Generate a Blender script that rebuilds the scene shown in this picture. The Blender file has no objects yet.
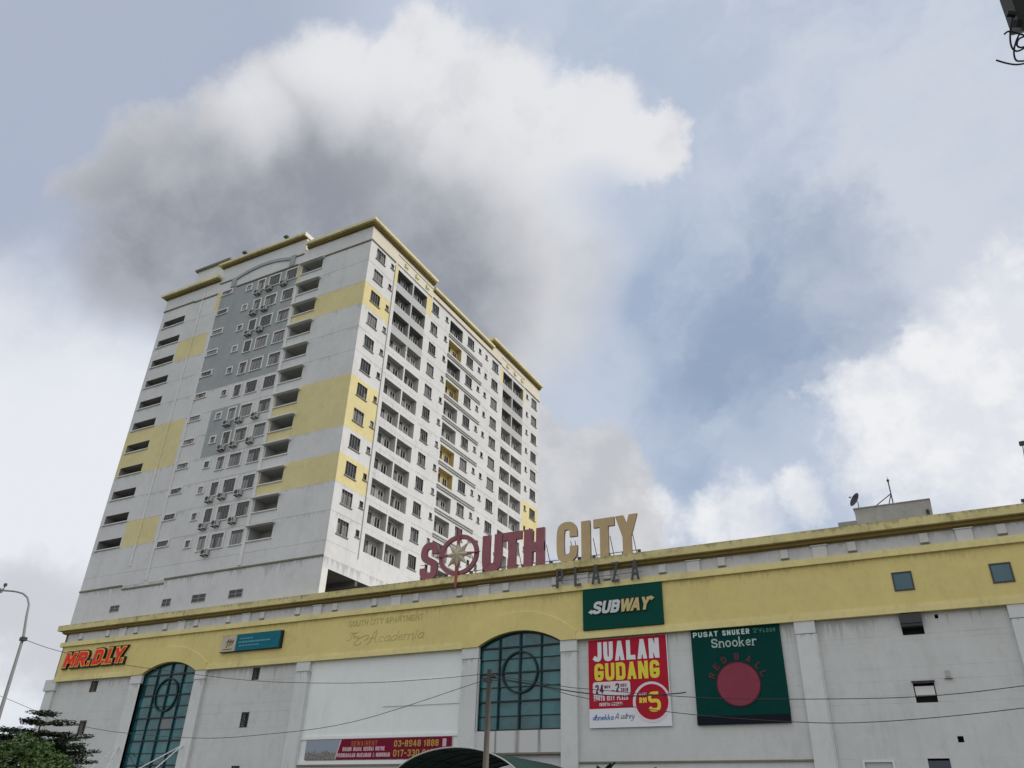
import bpy, math, random
from mathutils import Vector, Matrix
random.seed(7)
R = math.radians
scene = bpy.context.scene
COL = scene.collection

# ------------------------------------------------------------------ camera
cam_d = bpy.data.cameras.new('camera')
cam = bpy.data.objects.new('camera', cam_d)
COL.objects.link(cam)
CR = Vector((0.88267219, 0.46905804, 0.02956966))
CU = Vector((0.21055713, -0.450906, 0.86738081))
CF = Vector((-0.42018508, 0.75938682, 0.4967657))
cam.location = (0.0, 0.0, 1.6)
cam.rotation_euler = Matrix(((CR.x, CU.x, -CF.x), (CR.y, CU.y, -CF.y), (CR.z, CU.z, -CF.z))).to_euler()
cam_d.sensor_fit = 'HORIZONTAL'
cam_d.sensor_width = 36.0
cam_d.lens = 790.0 / 1024.0 * 36.0
cam_d.clip_start = 0.1
cam_d.clip_end = 6000
scene.camera = cam
scene.view_settings.view_transform = 'Standard'
scene.view_settings.look = 'None'
scene.view_settings.gamma = 1.0
scene.view_settings.use_curve_mapping = False
scene.view_settings.exposure = 0.05

# ------------------------------------------------------------------ sun and sky
SUN_TO = Vector((0.80, 0.16, 0.62)).normalized()
sd = bpy.data.lights.new('sun', 'SUN')
sd.energy = 2.0
sd.angle = R(14)
sd.color = (1.0, 0.92, 0.80)
so = bpy.data.objects.new('sun', sd)
COL.objects.link(so)
so.rotation_euler = SUN_TO.to_track_quat('Z', 'Y').to_euler()


def sky_dir(px, py):
    return (CF + (px - 512) / 790.0 * CR - (py - 384) / 790.0 * CU).normalized()


world = bpy.data.worlds.new('World')
scene.world = world
world.use_nodes = True
WN = world.node_tree
for n in list(WN.nodes):
    WN.nodes.remove(n)


class NT:
    def __init__(s, tree):
        s.t = tree

    def new(s, kind, **kw):
        n = s.t.nodes.new(kind)
        for k, v in kw.items():
            setattr(n, k, v)
        return n

    def put(s, sock, v):
        if hasattr(v, 'is_output'):
            s.t.links.new(v, sock)
        else:
            sock.default_value = v

    def m(s, op, a, b=0.0, c=None, clamp=False):
        n = s.new('ShaderNodeMath', operation=op, use_clamp=clamp)
        s.put(n.inputs[0], a)
        s.put(n.inputs[1], b)
        if c is not None:
            s.put(n.inputs[2], c)
        return n.outputs[0]

    def vm(s, op, a, b=(0, 0, 0), out=0):
        n = s.new('ShaderNodeVectorMath', operation=op)
        s.put(n.inputs[0], a)
        s.put(n.inputs[1], b)
        return n.outputs[out]

    def dot(s, a, b):
        return s.vm('DOT_PRODUCT', a, b, 1)

    def scale(s, a, f):
        n = s.new('ShaderNodeVectorMath', operation='SCALE')
        s.put(n.inputs[0], a)
        s.put(n.inputs[3], f)
        return n.outputs[0]

    def noise(s, vec, scale, detail=4.0, rough=0.55, color=False, dist=0.0):
        n = s.new('ShaderNodeTexNoise')
        s.put(n.inputs['Vector'], vec)
        n.inputs['Scale'].default_value = scale
        n.inputs['Detail'].default_value = detail
        n.inputs['Roughness'].default_value = rough
        n.inputs['Distortion'].default_value = dist
        return n.outputs['Color' if color else 'Fac']

    def sstep(s, v, a, b, lo=0.0, hi=1.0):
        n = s.new('ShaderNodeMapRange', interpolation_type='SMOOTHSTEP')
        s.put(n.inputs[0], v)
        s.put(n.inputs[1], a)
        s.put(n.inputs[2], b)
        s.put(n.inputs[3], lo)
        s.put(n.inputs[4], hi)
        return n.outputs[0]

    def mix(s, f, a, b, blend='MIX'):
        n = s.new('ShaderNodeMix', data_type='RGBA', blend_type=blend)
        s.put(n.inputs[0], f)
        s.put(n.inputs[6], a)
        s.put(n.inputs[7], b)
        return n.outputs[2]


def lin(r, g, b, k=1.0):
    f = lambda c: (c / 255.0 / 12.92) if c <= 10.3 else ((c / 255.0 + 0.055) / 1.055) ** 2.4
    return (f(r) * k, f(g) * k, f(b) * k, 1.0)


W = NT(WN)
tc = W.new('ShaderNodeTexCoord')
D0 = W.vm('NORMALIZE', tc.outputs['Generated'])
nish = W.new('ShaderNodeTexSky', sky_type='NISHITA')
nish.sun_disc = False
nish.sun_elevation = math.asin(SUN_TO.z)
nish.sun_rotation = math.atan2(SUN_TO.x, SUN_TO.y)
nish.air_density = 1.0
nish.dust_density = 2.0
nish.altitude = 50
# billows: the direction is bent by noise so that the cloud edges curl
wob = W.scale(W.vm('SUBTRACT', W.noise(D0, 3.2, 3.0, 0.5, True), (0.5, 0.5, 0.5)), 0.16)
wob2 = W.scale(W.vm('SUBTRACT', W.noise(D0, 10.0, 9.0, 0.64, True), (0.5, 0.5, 0.5)), 0.12)
D1 = W.vm('NORMALIZE', W.vm('ADD', W.vm('ADD', D0, wob), wob2))
Dsoft = W.vm('NORMALIZE', W.vm('ADD', D0, wob))


def lobes(vec, items):
    out = None
    for px, py, r in items:
        c = sky_dir(px, py)
        k = 1.0 / (1.0 - math.cos(r / 790.0))
        q = W.m('MULTIPLY', W.m('SUBTRACT', 1.0, W.dot(vec, tuple(c))), k)
        f = W.m('SUBTRACT', 1.0, q)
        out = f if out is None else W.m('SMOOTH_MAX', out, f, 0.25)
    return out


fbm = W.noise(D0, 5.0, 8.0, 0.6)
fine = W.noise(D0, 16.0, 6.0, 0.6)
# streaky high veil
axis_a = (CR * 0.80 + CU * 0.60)
axis_b = (CU * 0.80 - CR * 0.60)
sv = W.new('ShaderNodeCombineXYZ')
W.put(sv.inputs[0], W.m('MULTIPLY', W.dot(D1, tuple(axis_a)), 3.0))
W.put(sv.inputs[1], W.m('MULTIPLY', W.dot(D1, tuple(axis_b)), 4.6))
W.put(sv.inputs[2], W.m('MULTIPLY', W.dot(Dsoft, tuple(CF)), 3.0))
veil = W.noise(sv.outputs[0], 1.6, 8.0, 0.58)

S10 = 10.0
nscaled = W.mix(1.0, nish.outputs[0], (1.0, 1.0, 1.0, 1.0), 'MULTIPLY')
base = W.mix(0.75, nscaled, lin(176, 191, 214, S10))
# blue pockets stay clear, elsewhere the veil is pale
pocket = W.sstep(lobes(Dsoft, [(800, 305, 110), (760, 340, 100), (720, 390, 90), (680, 440, 70), (690, 300, 80)]), -0.25, 0.8)
veil_f = W.m('SUBTRACT', W.sstep(veil, 0.30, 0.66, 0.52, 1.0), W.m('MULTIPLY', pocket, W.sstep(W.m('ADD', W.m('MULTIPLY', fbm, 0.5), W.m('MULTIPLY', veil, 0.5)), 0.34, 0.64, 1.0, 0.15)), clamp=True)
col = W.mix(veil_f, base, lin(189, 199, 216, S10))
# top right stays a little brighter
tr = W.sstep(lobes(Dsoft, [(960, 130, 240), (880, 40, 200)]), -0.2, 0.9)
mid = W.sstep(W.m('ADD', lobes(D1, [(965, 290, 115), (1000, 190, 120), (900, 200, 60), (900, 370, 60)]), W.m('MULTIPLY', W.m('SUBTRACT', veil, 0.5), 2.2)), -0.45, 0.95)
col = W.mix(W.m('MULTIPLY', mid, 0.6), col, lin(206, 211, 221, S10))
col = W.mix(W.m('MULTIPLY', tr, W.sstep(veil, 0.35, 0.62, 0.15, 0.8)), col, lin(203, 209, 220, S10))
deep = W.sstep(W.m('ADD', lobes(D1, [(806, 306, 85), (770, 335, 75), (840, 262, 55), (735, 370, 55)]), W.m('ADD', W.m('MULTIPLY', W.m('SUBTRACT', 0.5, veil), 2.6), W.m('MULTIPLY', W.m('SUBTRACT', 0.5, fbm), 1.6))), -0.8, 1.15)
col = W.mix(W.m('MULTIPLY', deep, 0.52), col, lin(130, 149, 177, S10))
# top left a dull blue grey
tl = W.sstep(lobes(Dsoft, [(40, 110, 240), (150, 20, 200)]), -0.2, 0.9)
col = W.mix(W.m('MULTIPLY', tl, 0.8), col, lin(165, 174, 194, S10))
# bright soft cloud on the left, behind the tower
left = W.sstep(W.m('ADD', lobes(Dsoft, [(10, 510, 200), (115, 470, 105), (60, 560, 150)]), W.m('MULTIPLY', W.m('SUBTRACT', W.m('ADD', W.m('MULTIPLY', fbm, 0.5), W.m('MULTIPLY', veil, 0.5)), 0.5), 2.2)), -0.55, 0.85)
col = W.mix(W.m('MULTIPLY', left, 0.92), col, lin(231, 234, 239, S10))
leftg = W.sstep(W.m('ADD', lobes(D1, [(40, 605, 60), (60, 650, 50)]), W.m('MULTIPLY', W.m('SUBTRACT', fbm, 0.5), 1.5)), -0.2, 0.9)
col = W.mix(W.m('MULTIPLY', leftg, 0.7), col, lin(188, 190, 196, S10))
# white cumulus on the right and low behind the sign
wf = W.m('ADD', lobes(D1, [(990, 400, 90), (915, 445, 72), (1010, 305, 52), (990, 460, 110), (870, 410, 42), (940, 350, 45),
                           (740, 530, 42), (700, 530, 34), (800, 505, 34), (640, 525, 36)]),
         W.m('MULTIPLY', W.m('SUBTRACT', fbm, 0.5), 1.3))
wmask = W.sstep(W.m('ADD', wf, W.m('ADD', W.m('MULTIPLY', W.m('SUBTRACT', fine, 0.5), 0.7), W.m('MULTIPLY', W.m('SUBTRACT', veil, 0.5), 1.6))), -0.25, 1.0)
wcol = W.mix(W.sstep(fine, 0.38, 0.62), lin(222, 225, 231, S10), lin(237, 238, 240, S10))
col = W.mix(W.m('MULTIPLY', wmask, 0.95), col, wcol)
gf = W.m('ADD', lobes(D1, [(580, 490, 75), (610, 545, 60), (530, 430, 40)]), W.m('MULTIPLY', W.m('SUBTRACT', fbm, 0.5), 1.0))
gmask = W.sstep(gf, 0.0, 0.40)
col = W.mix(W.m('MULTIPLY', gmask, 0.9), col, W.mix(W.sstep(fine, 0.35, 0.65), lin(190, 192, 196, S10), lin(206, 207, 209, S10)))
# the big grey cumulus above the tower
af = W.m('ADD', lobes(D1, [(165, 195, 80), (245, 165, 85), (320, 128, 85), (425, 100, 74), (500, 140, 95), (585, 155, 68), (655, 160, 42),
                           (350, 240, 150), (480, 260, 105), (190, 280, 85), (420, 190, 130)]),
         W.m('MULTIPLY', W.m('SUBTRACT', fbm, 0.5), 0.75))
amask = W.sstep(W.m('ADD', af, W.m('MULTIPLY', W.m('SUBTRACT', fine, 0.5), 0.45)), -0.12, 0.55)
softf = W.m('ADD', lobes(Dsoft, [(210, 255, 98), (310, 250, 145), (470, 270, 130), (380, 200, 150)]), W.m('MULTIPLY', W.m('SUBTRACT', fbm, 0.5), 0.5))
softmask = W.sstep(softf, -0.55, 0.65)
lower = W.sstep(lobes(Dsoft, [(170, 330, 120), (300, 330, 140), (480, 340, 140), (590, 290, 110), (90, 300, 90)]), -0.35, 0.55)
amask = W.mix(lower, amask, softmask)
dark = W.sstep(W.m('ADD', lobes(Dsoft, [(220, 280, 135), (160, 280, 95), (320, 255, 125), (330, 320, 150), (430, 280, 95)]), W.m('MULTIPLY', W.m('SUBTRACT', fbm, 0.5), 0.7)), -1.0, 0.9)
rim = W.sstep(W.m('ADD', lobes(Dsoft, [(450, 40, 110), (630, 150, 95), (550, 100, 90), (355, 65, 70), (255, 120, 45)]), W.m('MULTIPLY', W.m('SUBTRACT', fine, 0.5), 0.5)), -0.55, 1.05)
acol = W.mix(dark, lin(200, 202, 207, S10), lin(145, 150, 160, S10))
acol = W.mix(W.m('MULTIPLY', W.m('MULTIPLY', rim, 0.85), W.m('SUBTRACT', 1.0, W.m('MULTIPLY', dark, 0.6))), acol, lin(229, 230, 234, S10))
bill = W.m('ADD', W.m('MULTIPLY', fine, 0.5), W.m('MULTIPLY', W.noise(D1, 7.0, 7.0, 0.6), 0.5))
acol = W.mix(W.sstep(bill, 0.40, 0.66, 0.0, 0.20), acol, lin(228, 228, 231, S10))
acol = W.mix(W.sstep(bill, 0.50, 0.36, 0.0, 0.10), acol, lin(120, 124, 134, S10))
col = W.mix(amask, col, acol)
# unseen sky behind the photographer: overcast made bright to light the front walls
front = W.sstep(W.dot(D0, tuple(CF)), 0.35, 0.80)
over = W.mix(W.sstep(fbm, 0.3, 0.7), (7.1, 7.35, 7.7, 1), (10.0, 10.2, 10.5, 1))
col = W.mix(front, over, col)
# nothing but dull ground light from below the horizon
sep = W.new('ShaderNodeSeparateXYZ')
W.put(sep.inputs[0], D0)
col = W.mix(W.sstep(sep.outputs[2], -0.02, 0.03), (1.6, 1.6, 1.55, 1), col)
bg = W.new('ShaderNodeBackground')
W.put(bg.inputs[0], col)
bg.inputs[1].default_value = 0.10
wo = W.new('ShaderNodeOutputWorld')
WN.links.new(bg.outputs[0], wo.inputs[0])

# ------------------------------------------------------------------ materials
MATS = {}


def mat(name, color, rough=0.8, metal=0.0, spec=0.3, dirt=0.0, blotch=0.0, dirtcol=(0.09, 0.085, 0.07, 1), streak=0.0, vary=0.0, drips=()):
    """plain paint with optional weather: blotches, run-off streaks, mould"""
    if name in MATS:
        return MATS[name]
    m = bpy.data.materials.new(name)
    m.use_nodes = True
    nt = m.node_tree
    b = nt.nodes['Principled BSDF']
    b.inputs['Roughness'].default_value = rough
    b.inputs['Metallic'].default_value = metal
    b.inputs['Specular IOR Level'].default_value = spec
    N = NT(nt)
    c = (*color[:3], 1.0)
    if dirt or blotch or streak or vary or drips:
        geo = N.new('ShaderNodeNewGeometry')
        P = geo.outputs['Position']
        out = c
        if blotch:
            n1 = N.noise(P, 0.22, 6.0, 0.6)
            n2 = N.noise(P, 1.7, 5.0, 0.65)
            f = N.m('ADD', N.sstep(n1, 0.35, 0.7, -0.5, 0.5), N.sstep(n2, 0.3, 0.7, -0.35, 0.35))
            f = N.m('MULTIPLY', f, blotch)
            hi = tuple(min(1, x * 1.5) for x in color[:3]) + (1,)
            lo = tuple(x * 0.45 for x in color[:3]) + (1,)
            out = N.mix(N.m('MAXIMUM', f, 0.0), out, hi)
            out = N.mix(N.m('MAXIMUM', N.m('MULTIPLY', f, -1.0), 0.0), out, lo)
        if streak:
            mp = N.vm('MULTIPLY', P, (1.5, 1.5, 0.07))
            s1 = N.noise(mp, 1.0, 5.0, 0.65)
            mp2 = N.vm('MULTIPLY', P, (5.0, 5.0, 0.25))
            s2 = N.noise(mp2, 1.0, 4.0, 0.6)
            big = N.sstep(N.noise(P, 0.12, 3.0, 0.5), 0.38, 0.66)
            f = N.m('MULTIPLY', N.sstep(N.m('ADD', N.m('MULTIPLY', s1, 0.65), N.m('MULTIPLY', s2, 0.35)), 0.48, 0.74), N.m('ADD', N.m('MULTIPLY', big, 0.8), 0.2))
            out = N.mix(N.m('MULTIPLY', f, streak), out, dirtcol)
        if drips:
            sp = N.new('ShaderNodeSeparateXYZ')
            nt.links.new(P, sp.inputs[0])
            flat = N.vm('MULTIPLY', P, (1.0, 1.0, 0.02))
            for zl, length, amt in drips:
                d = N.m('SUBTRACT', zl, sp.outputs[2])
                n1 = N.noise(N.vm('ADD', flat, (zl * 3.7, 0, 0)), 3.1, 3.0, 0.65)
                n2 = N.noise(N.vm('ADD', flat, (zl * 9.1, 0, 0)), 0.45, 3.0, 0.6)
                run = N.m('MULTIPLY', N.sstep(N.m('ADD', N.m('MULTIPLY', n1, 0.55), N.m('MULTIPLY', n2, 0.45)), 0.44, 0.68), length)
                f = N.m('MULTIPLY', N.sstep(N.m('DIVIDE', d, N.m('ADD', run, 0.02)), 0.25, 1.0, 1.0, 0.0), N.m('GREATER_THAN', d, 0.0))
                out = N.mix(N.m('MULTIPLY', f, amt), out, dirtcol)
        if dirt:
            d1 = N.noise(P, 0.55, 8.0, 0.7)
            d2 = N.noise(N.vm('MULTIPLY', P, (1.0, 1.0, 0.4)), 3.0, 6.0, 0.7)
            f = N.sstep(N.m('ADD', N.m('MULTIPLY', d1, 0.55), N.m('MULTIPLY', d2, 0.45)), 0.50, 0.66)
            out = N.mix(N.m('MULTIPLY', f, dirt), out, dirtcol)
        nt.links.new(out, b.inputs['Base Color'])
        bump = N.new('ShaderNodeBump')
        bump.inputs['Strength'].default_value = 0.12
        bump.inputs['Distance'].default_value = 0.02
        nt.links.new(N.noise(P, 6.0, 5.0, 0.7), bump.inputs['Height'])
        nt.links.new(bump.outputs[0], b.inputs['Normal'])
    else:
        b.inputs['Base Color'].default_value = c
    MATS[name] = m
    return m


GREYDIRT = (0.16, 0.155, 0.145, 1)
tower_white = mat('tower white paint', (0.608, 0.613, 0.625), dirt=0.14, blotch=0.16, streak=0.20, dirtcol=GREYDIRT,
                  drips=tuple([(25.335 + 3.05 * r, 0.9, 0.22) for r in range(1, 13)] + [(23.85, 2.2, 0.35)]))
tower_grey = mat('tower blue grey paint', (0.325, 0.35, 0.365), dirt=0.12, blotch=0.20, streak=0.3)
tower_yellow = mat('tower yellow paint', (0.66, 0.58, 0.31), dirt=0.14, blotch=0.16, streak=0.15, dirtcol=(0.25, 0.21, 0.11, 1))
parapet_grey = mat('grey balcony parapet', (0.43, 0.44, 0.455), dirt=0.12, blotch=0.16, streak=0.2, dirtcol=GREYDIRT)
tower_cream = mat('tower cream paint', (0.66, 0.61, 0.53), dirt=0.10, blotch=0.12, streak=0.2, dirtcol=GREYDIRT)
joint_paint = mat('weathered joint line', (0.40, 0.40, 0.40), blotch=0.5, rough=0.9)
ledge_dark = mat('dark ledge and shade line', (0.20, 0.185, 0.14), blotch=0.4, rough=0.9)  # dark tone also paints the shade under ledges and frieze blocks
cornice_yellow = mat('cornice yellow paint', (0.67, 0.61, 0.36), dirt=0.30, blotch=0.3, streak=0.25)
cornice_shaded_ochre = mat('cornice shaded ochre paint', (0.22, 0.16, 0.05), dirt=0.2, blotch=0.3)  # ochre darkened to put soffit shade into the colour
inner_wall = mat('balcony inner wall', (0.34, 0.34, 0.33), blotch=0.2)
inner_shaded = mat('balcony shaded wall', (0.15, 0.15, 0.15), blotch=0.3)  # darker copy of the inner wall: upper-row recess shade as colour
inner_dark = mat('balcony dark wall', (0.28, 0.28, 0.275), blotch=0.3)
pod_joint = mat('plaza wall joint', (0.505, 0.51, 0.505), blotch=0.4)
inner_sunlit = mat('balcony sunlit wall', (0.55, 0.54, 0.52), blotch=0.2)  # paler copy of the inner wall: sun on the right side, as colour
inner_yellow = mat('balcony yellow wall', (0.55, 0.44, 0.18), blotch=0.2)
sill_mat = mat('window sill', (0.42, 0.42, 0.41), blotch=0.3)
side_sill = mat('dark window sill', (0.26, 0.26, 0.255), blotch=0.3)
trim_white = mat('white trim', (0.68, 0.68, 0.67), blotch=0.15, dirt=0.1, dirtcol=GREYDIRT)
slab_grey = mat('hood slab', (0.26, 0.26, 0.25), blotch=0.3)
grille_grey = mat('window grille', (0.22, 0.22, 0.22), rough=0.6)
frame_dark = mat('dark window frame', (0.05, 0.055, 0.06), rough=0.5)
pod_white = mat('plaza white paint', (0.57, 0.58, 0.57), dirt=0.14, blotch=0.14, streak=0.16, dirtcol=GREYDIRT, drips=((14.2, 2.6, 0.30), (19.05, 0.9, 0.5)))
pod_fresh = mat('plaza fresh white paint', (0.76, 0.79, 0.785), dirt=0.06, blotch=0.08, streak=0.10, dirtcol=GREYDIRT)
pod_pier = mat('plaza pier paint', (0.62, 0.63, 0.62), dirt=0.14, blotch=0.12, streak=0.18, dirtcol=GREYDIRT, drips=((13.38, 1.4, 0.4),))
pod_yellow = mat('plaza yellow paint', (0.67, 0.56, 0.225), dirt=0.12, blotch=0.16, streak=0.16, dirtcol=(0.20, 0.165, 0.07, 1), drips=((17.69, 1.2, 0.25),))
pod_trim = mat('plaza light yellow trim', (0.72, 0.62, 0.29), dirt=0.22, blotch=0.25, streak=0.2, dirtcol=(0.16, 0.13, 0.06, 1))
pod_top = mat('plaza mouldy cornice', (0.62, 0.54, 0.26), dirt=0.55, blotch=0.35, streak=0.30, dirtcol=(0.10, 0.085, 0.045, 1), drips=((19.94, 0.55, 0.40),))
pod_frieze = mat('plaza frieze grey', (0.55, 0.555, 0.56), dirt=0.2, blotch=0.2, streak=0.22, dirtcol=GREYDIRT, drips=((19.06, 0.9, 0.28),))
frieze_light = mat('frieze block paint', (0.62, 0.62, 0.615), blotch=0.15, dirt=0.15, dirtcol=GREYDIRT)
concrete = mat('weathered concrete', (0.36, 0.355, 0.34), dirt=0.3, blotch=0.3, streak=0.3)
black_hole = mat('dark opening', (0.02, 0.02, 0.02), rough=0.9)
steel = mat('galvanised steel', (0.22, 0.225, 0.23), rough=0.6, metal=0.0)
dark_steel = mat('dark steel', (0.05, 0.05, 0.055), rough=0.6)
cable_mat = mat('cable sheath', (0.035, 0.035, 0.04), rough=0.6)
ac_white = mat('air conditioner casing', (0.50, 0.50, 0.48), blotch=0.3)
ac_dark = mat('air conditioner fan', (0.035, 0.035, 0.035), rough=0.6)
maroon = mat('maroon sign face', (0.28, 0.10, 0.12), blotch=0.3, dirt=0.15, rough=0.6)
maroon_side = mat('maroon sign side', (0.17, 0.06, 0.07), rough=0.7)
gold = mat('beige gold sign face', (0.50, 0.37, 0.20), blotch=0.25, dirt=0.15, rough=0.6)
gold_side = mat('sign side brown', (0.17, 0.12, 0.075), rough=0.7)
star_mat = mat('star cream', (0.48, 0.43, 0.32), blotch=0.3)
plaza_letter = mat('plaza letter grey', (0.07, 0.07, 0.068), rough=0.6)
red_sign = mat('red sign plastic', (0.80, 0.035, 0.03), rough=0.6, spec=0.1)
orange_edge = mat('orange sign edge', (0.90, 0.52, 0.10), rough=0.6, spec=0.1)
black_back = mat('black sign back', (0.012, 0.012, 0.012), rough=0.5)
teal_board = mat('teal board', (0.012, 0.15, 0.20), rough=0.7, spec=0.1, blotch=0.35)
cream_board = mat('cream board', (0.52, 0.45, 0.33), blotch=0.3)
teal_text = mat('pale board text', (0.12, 0.30, 0.36))
brown_text = mat('brown emblem', (0.12, 0.09, 0.07))
green_board = mat('green shop board', (0.004, 0.062, 0.045), rough=0.7, spec=0.08, blotch=0.12)
snooker_green = mat('snooker board green', (0.004, 0.046, 0.040), rough=0.8, spec=0.06, blotch=0.25)
snooker_base = mat('snooker board base', (0.012, 0.015, 0.02), rough=0.8, spec=0.06)
sign_white = mat('sign white', (0.55, 0.60, 0.61), rough=0.6, spec=0.1)
sign_gold = mat('sign gold', (0.52, 0.43, 0.19), rough=0.45)
banner_red = mat('banner red', (0.42, 0.018, 0.04), rough=0.8, spec=0.08, blotch=0.12)
banner_white = mat('banner white', (0.70, 0.72, 0.76), rough=0.5, blotch=0.08)
banner_yellow = mat('banner yellow', (0.72, 0.62, 0.045), rough=0.5)
banner_pink = mat('banner pale pink', (0.68, 0.61, 0.65), rough=0.5)
banner_dark = mat('banner dark print', (0.10, 0.02, 0.04), rough=0.5)
banner_blue = mat('banner blue print', (0.03, 0.12, 0.36), rough=0.5)
banner_ink = mat('banner ink', (0.04, 0.06, 0.09), rough=0.5)
rent_red = mat('rental banner crimson', (0.18, 0.012, 0.034), rough=0.8, spec=0.08, blotch=0.15)
rent_orange = mat('rental banner orange', (0.40, 0.11, 0.03), rough=0.5)
rent_gold = mat('rental banner gold', (0.44, 0.27, 0.05), rough=0.5)
rent_pink = mat('rental banner pale', (0.58, 0.40, 0.45), rough=0.5)
dull_red = mat('dull red letters', (0.11, 0.022, 0.028), rough=0.6)
ball_red = mat('faded red disc', (0.24, 0.05, 0.075), rough=0.8, spec=0.08, blotch=0.2)
mint_text = mat('mint letters', (0.55, 0.66, 0.62), rough=0.5)
dim_text = mat('dim green letters', (0.07, 0.20, 0.16), rough=0.5)
ghost_paint = mat('letter ghost marks', (0.46, 0.38, 0.155), rough=0.9, blotch=0.35)
teal_glass_frame = mat('teal curtain wall frame', (0.006, 0.022, 0.026), rough=0.5)
tent_green = mat('dark green tent fabric', (0.010, 0.040, 0.032), rough=0.7, blotch=0.2)
tent_rim = mat('tent white pipe', (0.42, 0.43, 0.43), rough=0.5)
asphalt = mat('asphalt', (0.05, 0.05, 0.05), rough=0.95, blotch=0.3)
paving = mat('paving', (0.17, 0.165, 0.155), rough=0.95, blotch=0.3)
grass_mat = mat('ground earth and grass', (0.10, 0.11, 0.06), rough=1.0, blotch=0.4)
road_paint = mat('road paint', (0.75, 0.75, 0.72), rough=0.8)
wood = mat('concrete pole', (0.18, 0.165, 0.14), rough=0.9, blotch=0.3)
bark = mat('bark', (0.10, 0.075, 0.05), rough=0.95, blotch=0.4)


def glass_mat(name, color, rough=0.08, vary=0.15):
    m = bpy.data.materials.new(name)
    m.use_nodes = True
    nt = m.node_tree
    N = NT(nt)
    b = nt.nodes['Principled BSDF']
    b.inputs['Roughness'].default_value = rough
    b.inputs['Specular IOR Level'].default_value = 0.6
    geo = N.new('ShaderNodeNewGeometry')
    n = N.noise(geo.outputs['Position'], 0.9, 3.0, 0.5)
    hi = tuple(x * (1 + vary) for x in color) + (1,)
    lo = tuple(x * (1 - vary) for x in color) + (1,)
    fr = N.m('ADD', N.m('MULTIPLY', N.sstep(n, 0.35, 0.65), 0.5), N.m('MULTIPLY', geo.outputs['Random Per Island'], 0.5))
    nt.links.new(N.mix(fr, lo, hi), b.inputs['Base Color'])
    bump = N.new('ShaderNodeBump')
    bump.inputs['Strength'].default_value = 0.05
    bump.inputs['Distance'].default_value = 0.02
    nt.links.new(N.noise(geo.outputs['Position'], 0.7, 2.0, 0.5), bump.inputs['Height'])
    nt.links.new(bump.outputs[0], b.inputs['Normal'])
    return m


teal_glass = glass_mat('teal curtain wall glass', (0.018, 0.115, 0.13), 0.06, 0.4)
small_teal_glass = glass_mat('blue green window glass', (0.03, 0.10, 0.125), 0.1, 0.2)


def curtain_glass(name):
    """dark pane with a curtain drawn to a different extent behind each window"""
    m = bpy.data.materials.new(name)
    m.use_nodes = True
    nt = m.node_tree
    N = NT(nt)
    b = nt.nodes['Principled BSDF']
    b.inputs['Roughness'].default_value = 0.15
    oi = N.new('ShaderNodeObjectInfo')
    t = N.new('ShaderNodeTexCoord')
    sp = N.new('ShaderNodeSeparateXYZ')
    nt.links.new(t.outputs['Generated'], sp.inputs[0])
    rnd = oi.outputs['Random']
    r2 = N.m('FRACT', N.m('MULTIPLY', rnd, 17.31))
    r3 = N.m('FRACT', N.m('MULTIPLY', rnd, 53.77))
    x = sp.outputs[0]
    z = sp.outputs[2]
    edge = N.m('MULTIPLY', r2, 0.75)
    cx = N.m('GREATER_THAN', N.m('ABSOLUTE', N.m('SUBTRACT', x, N.m('ADD', 0.3, N.m('MULTIPLY', r3, 0.4)))), N.m('SUBTRACT', 0.62, edge))
    low = N.m('LESS_THAN', z, N.m('ADD', 0.45, N.m('MULTIPLY', r2, 0.42)))
    folds = N.noise(N.vm('MULTIPLY', t.outputs['Object'], (7.0, 0.0, 0.4)), 1.0, 2.0, 0.5)
    cur = N.mix(folds, (0.05, 0.05, 0.05, 1), (0.34, 0.34, 0.335, 1))
    tint = N.mix(N.m('MULTIPLY', N.m('GREATER_THAN', r3, 0.85), 0.25), cur, (0.10, 0.11, 0.17, 1))
    f = N.m('MULTIPLY', cx, low)
    nt.links.new(N.mix(f, (0.012, 0.013, 0.014, 1), tint), b.inputs['Base Color'])
    return m


curtain_pane = curtain_glass('window pane with curtain')


def leaf_mat(name, a, b_):
    m = bpy.data.materials.new(name)
    m.use_nodes = True
    nt = m.node_tree
    N = NT(nt)
    b = nt.nodes['Principled BSDF']
    b.inputs['Roughness'].default_value = 0.55
    geo = N.new('ShaderNodeNewGeometry')
    n = N.noise(geo.outputs['Position'], 1.1, 4.0, 0.6)
    isl = geo.outputs['Random Per Island']
    f = N.m('ADD', N.m('MULTIPLY', N.sstep(n, 0.3, 0.7), 0.6), N.m('MULTIPLY', isl, 0.4))
    nt.links.new(N.mix(f, (*a, 1), (*b_, 1)), b.inputs['Base Color'])
    return m


leaf_dark = leaf_mat('dark leaves', (0.016, 0.030, 0.014), (0.035, 0.058, 0.026))
leaf_green = leaf_mat('green leaves', (0.018, 0.045, 0.010), (0.066, 0.120, 0.028))


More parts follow.
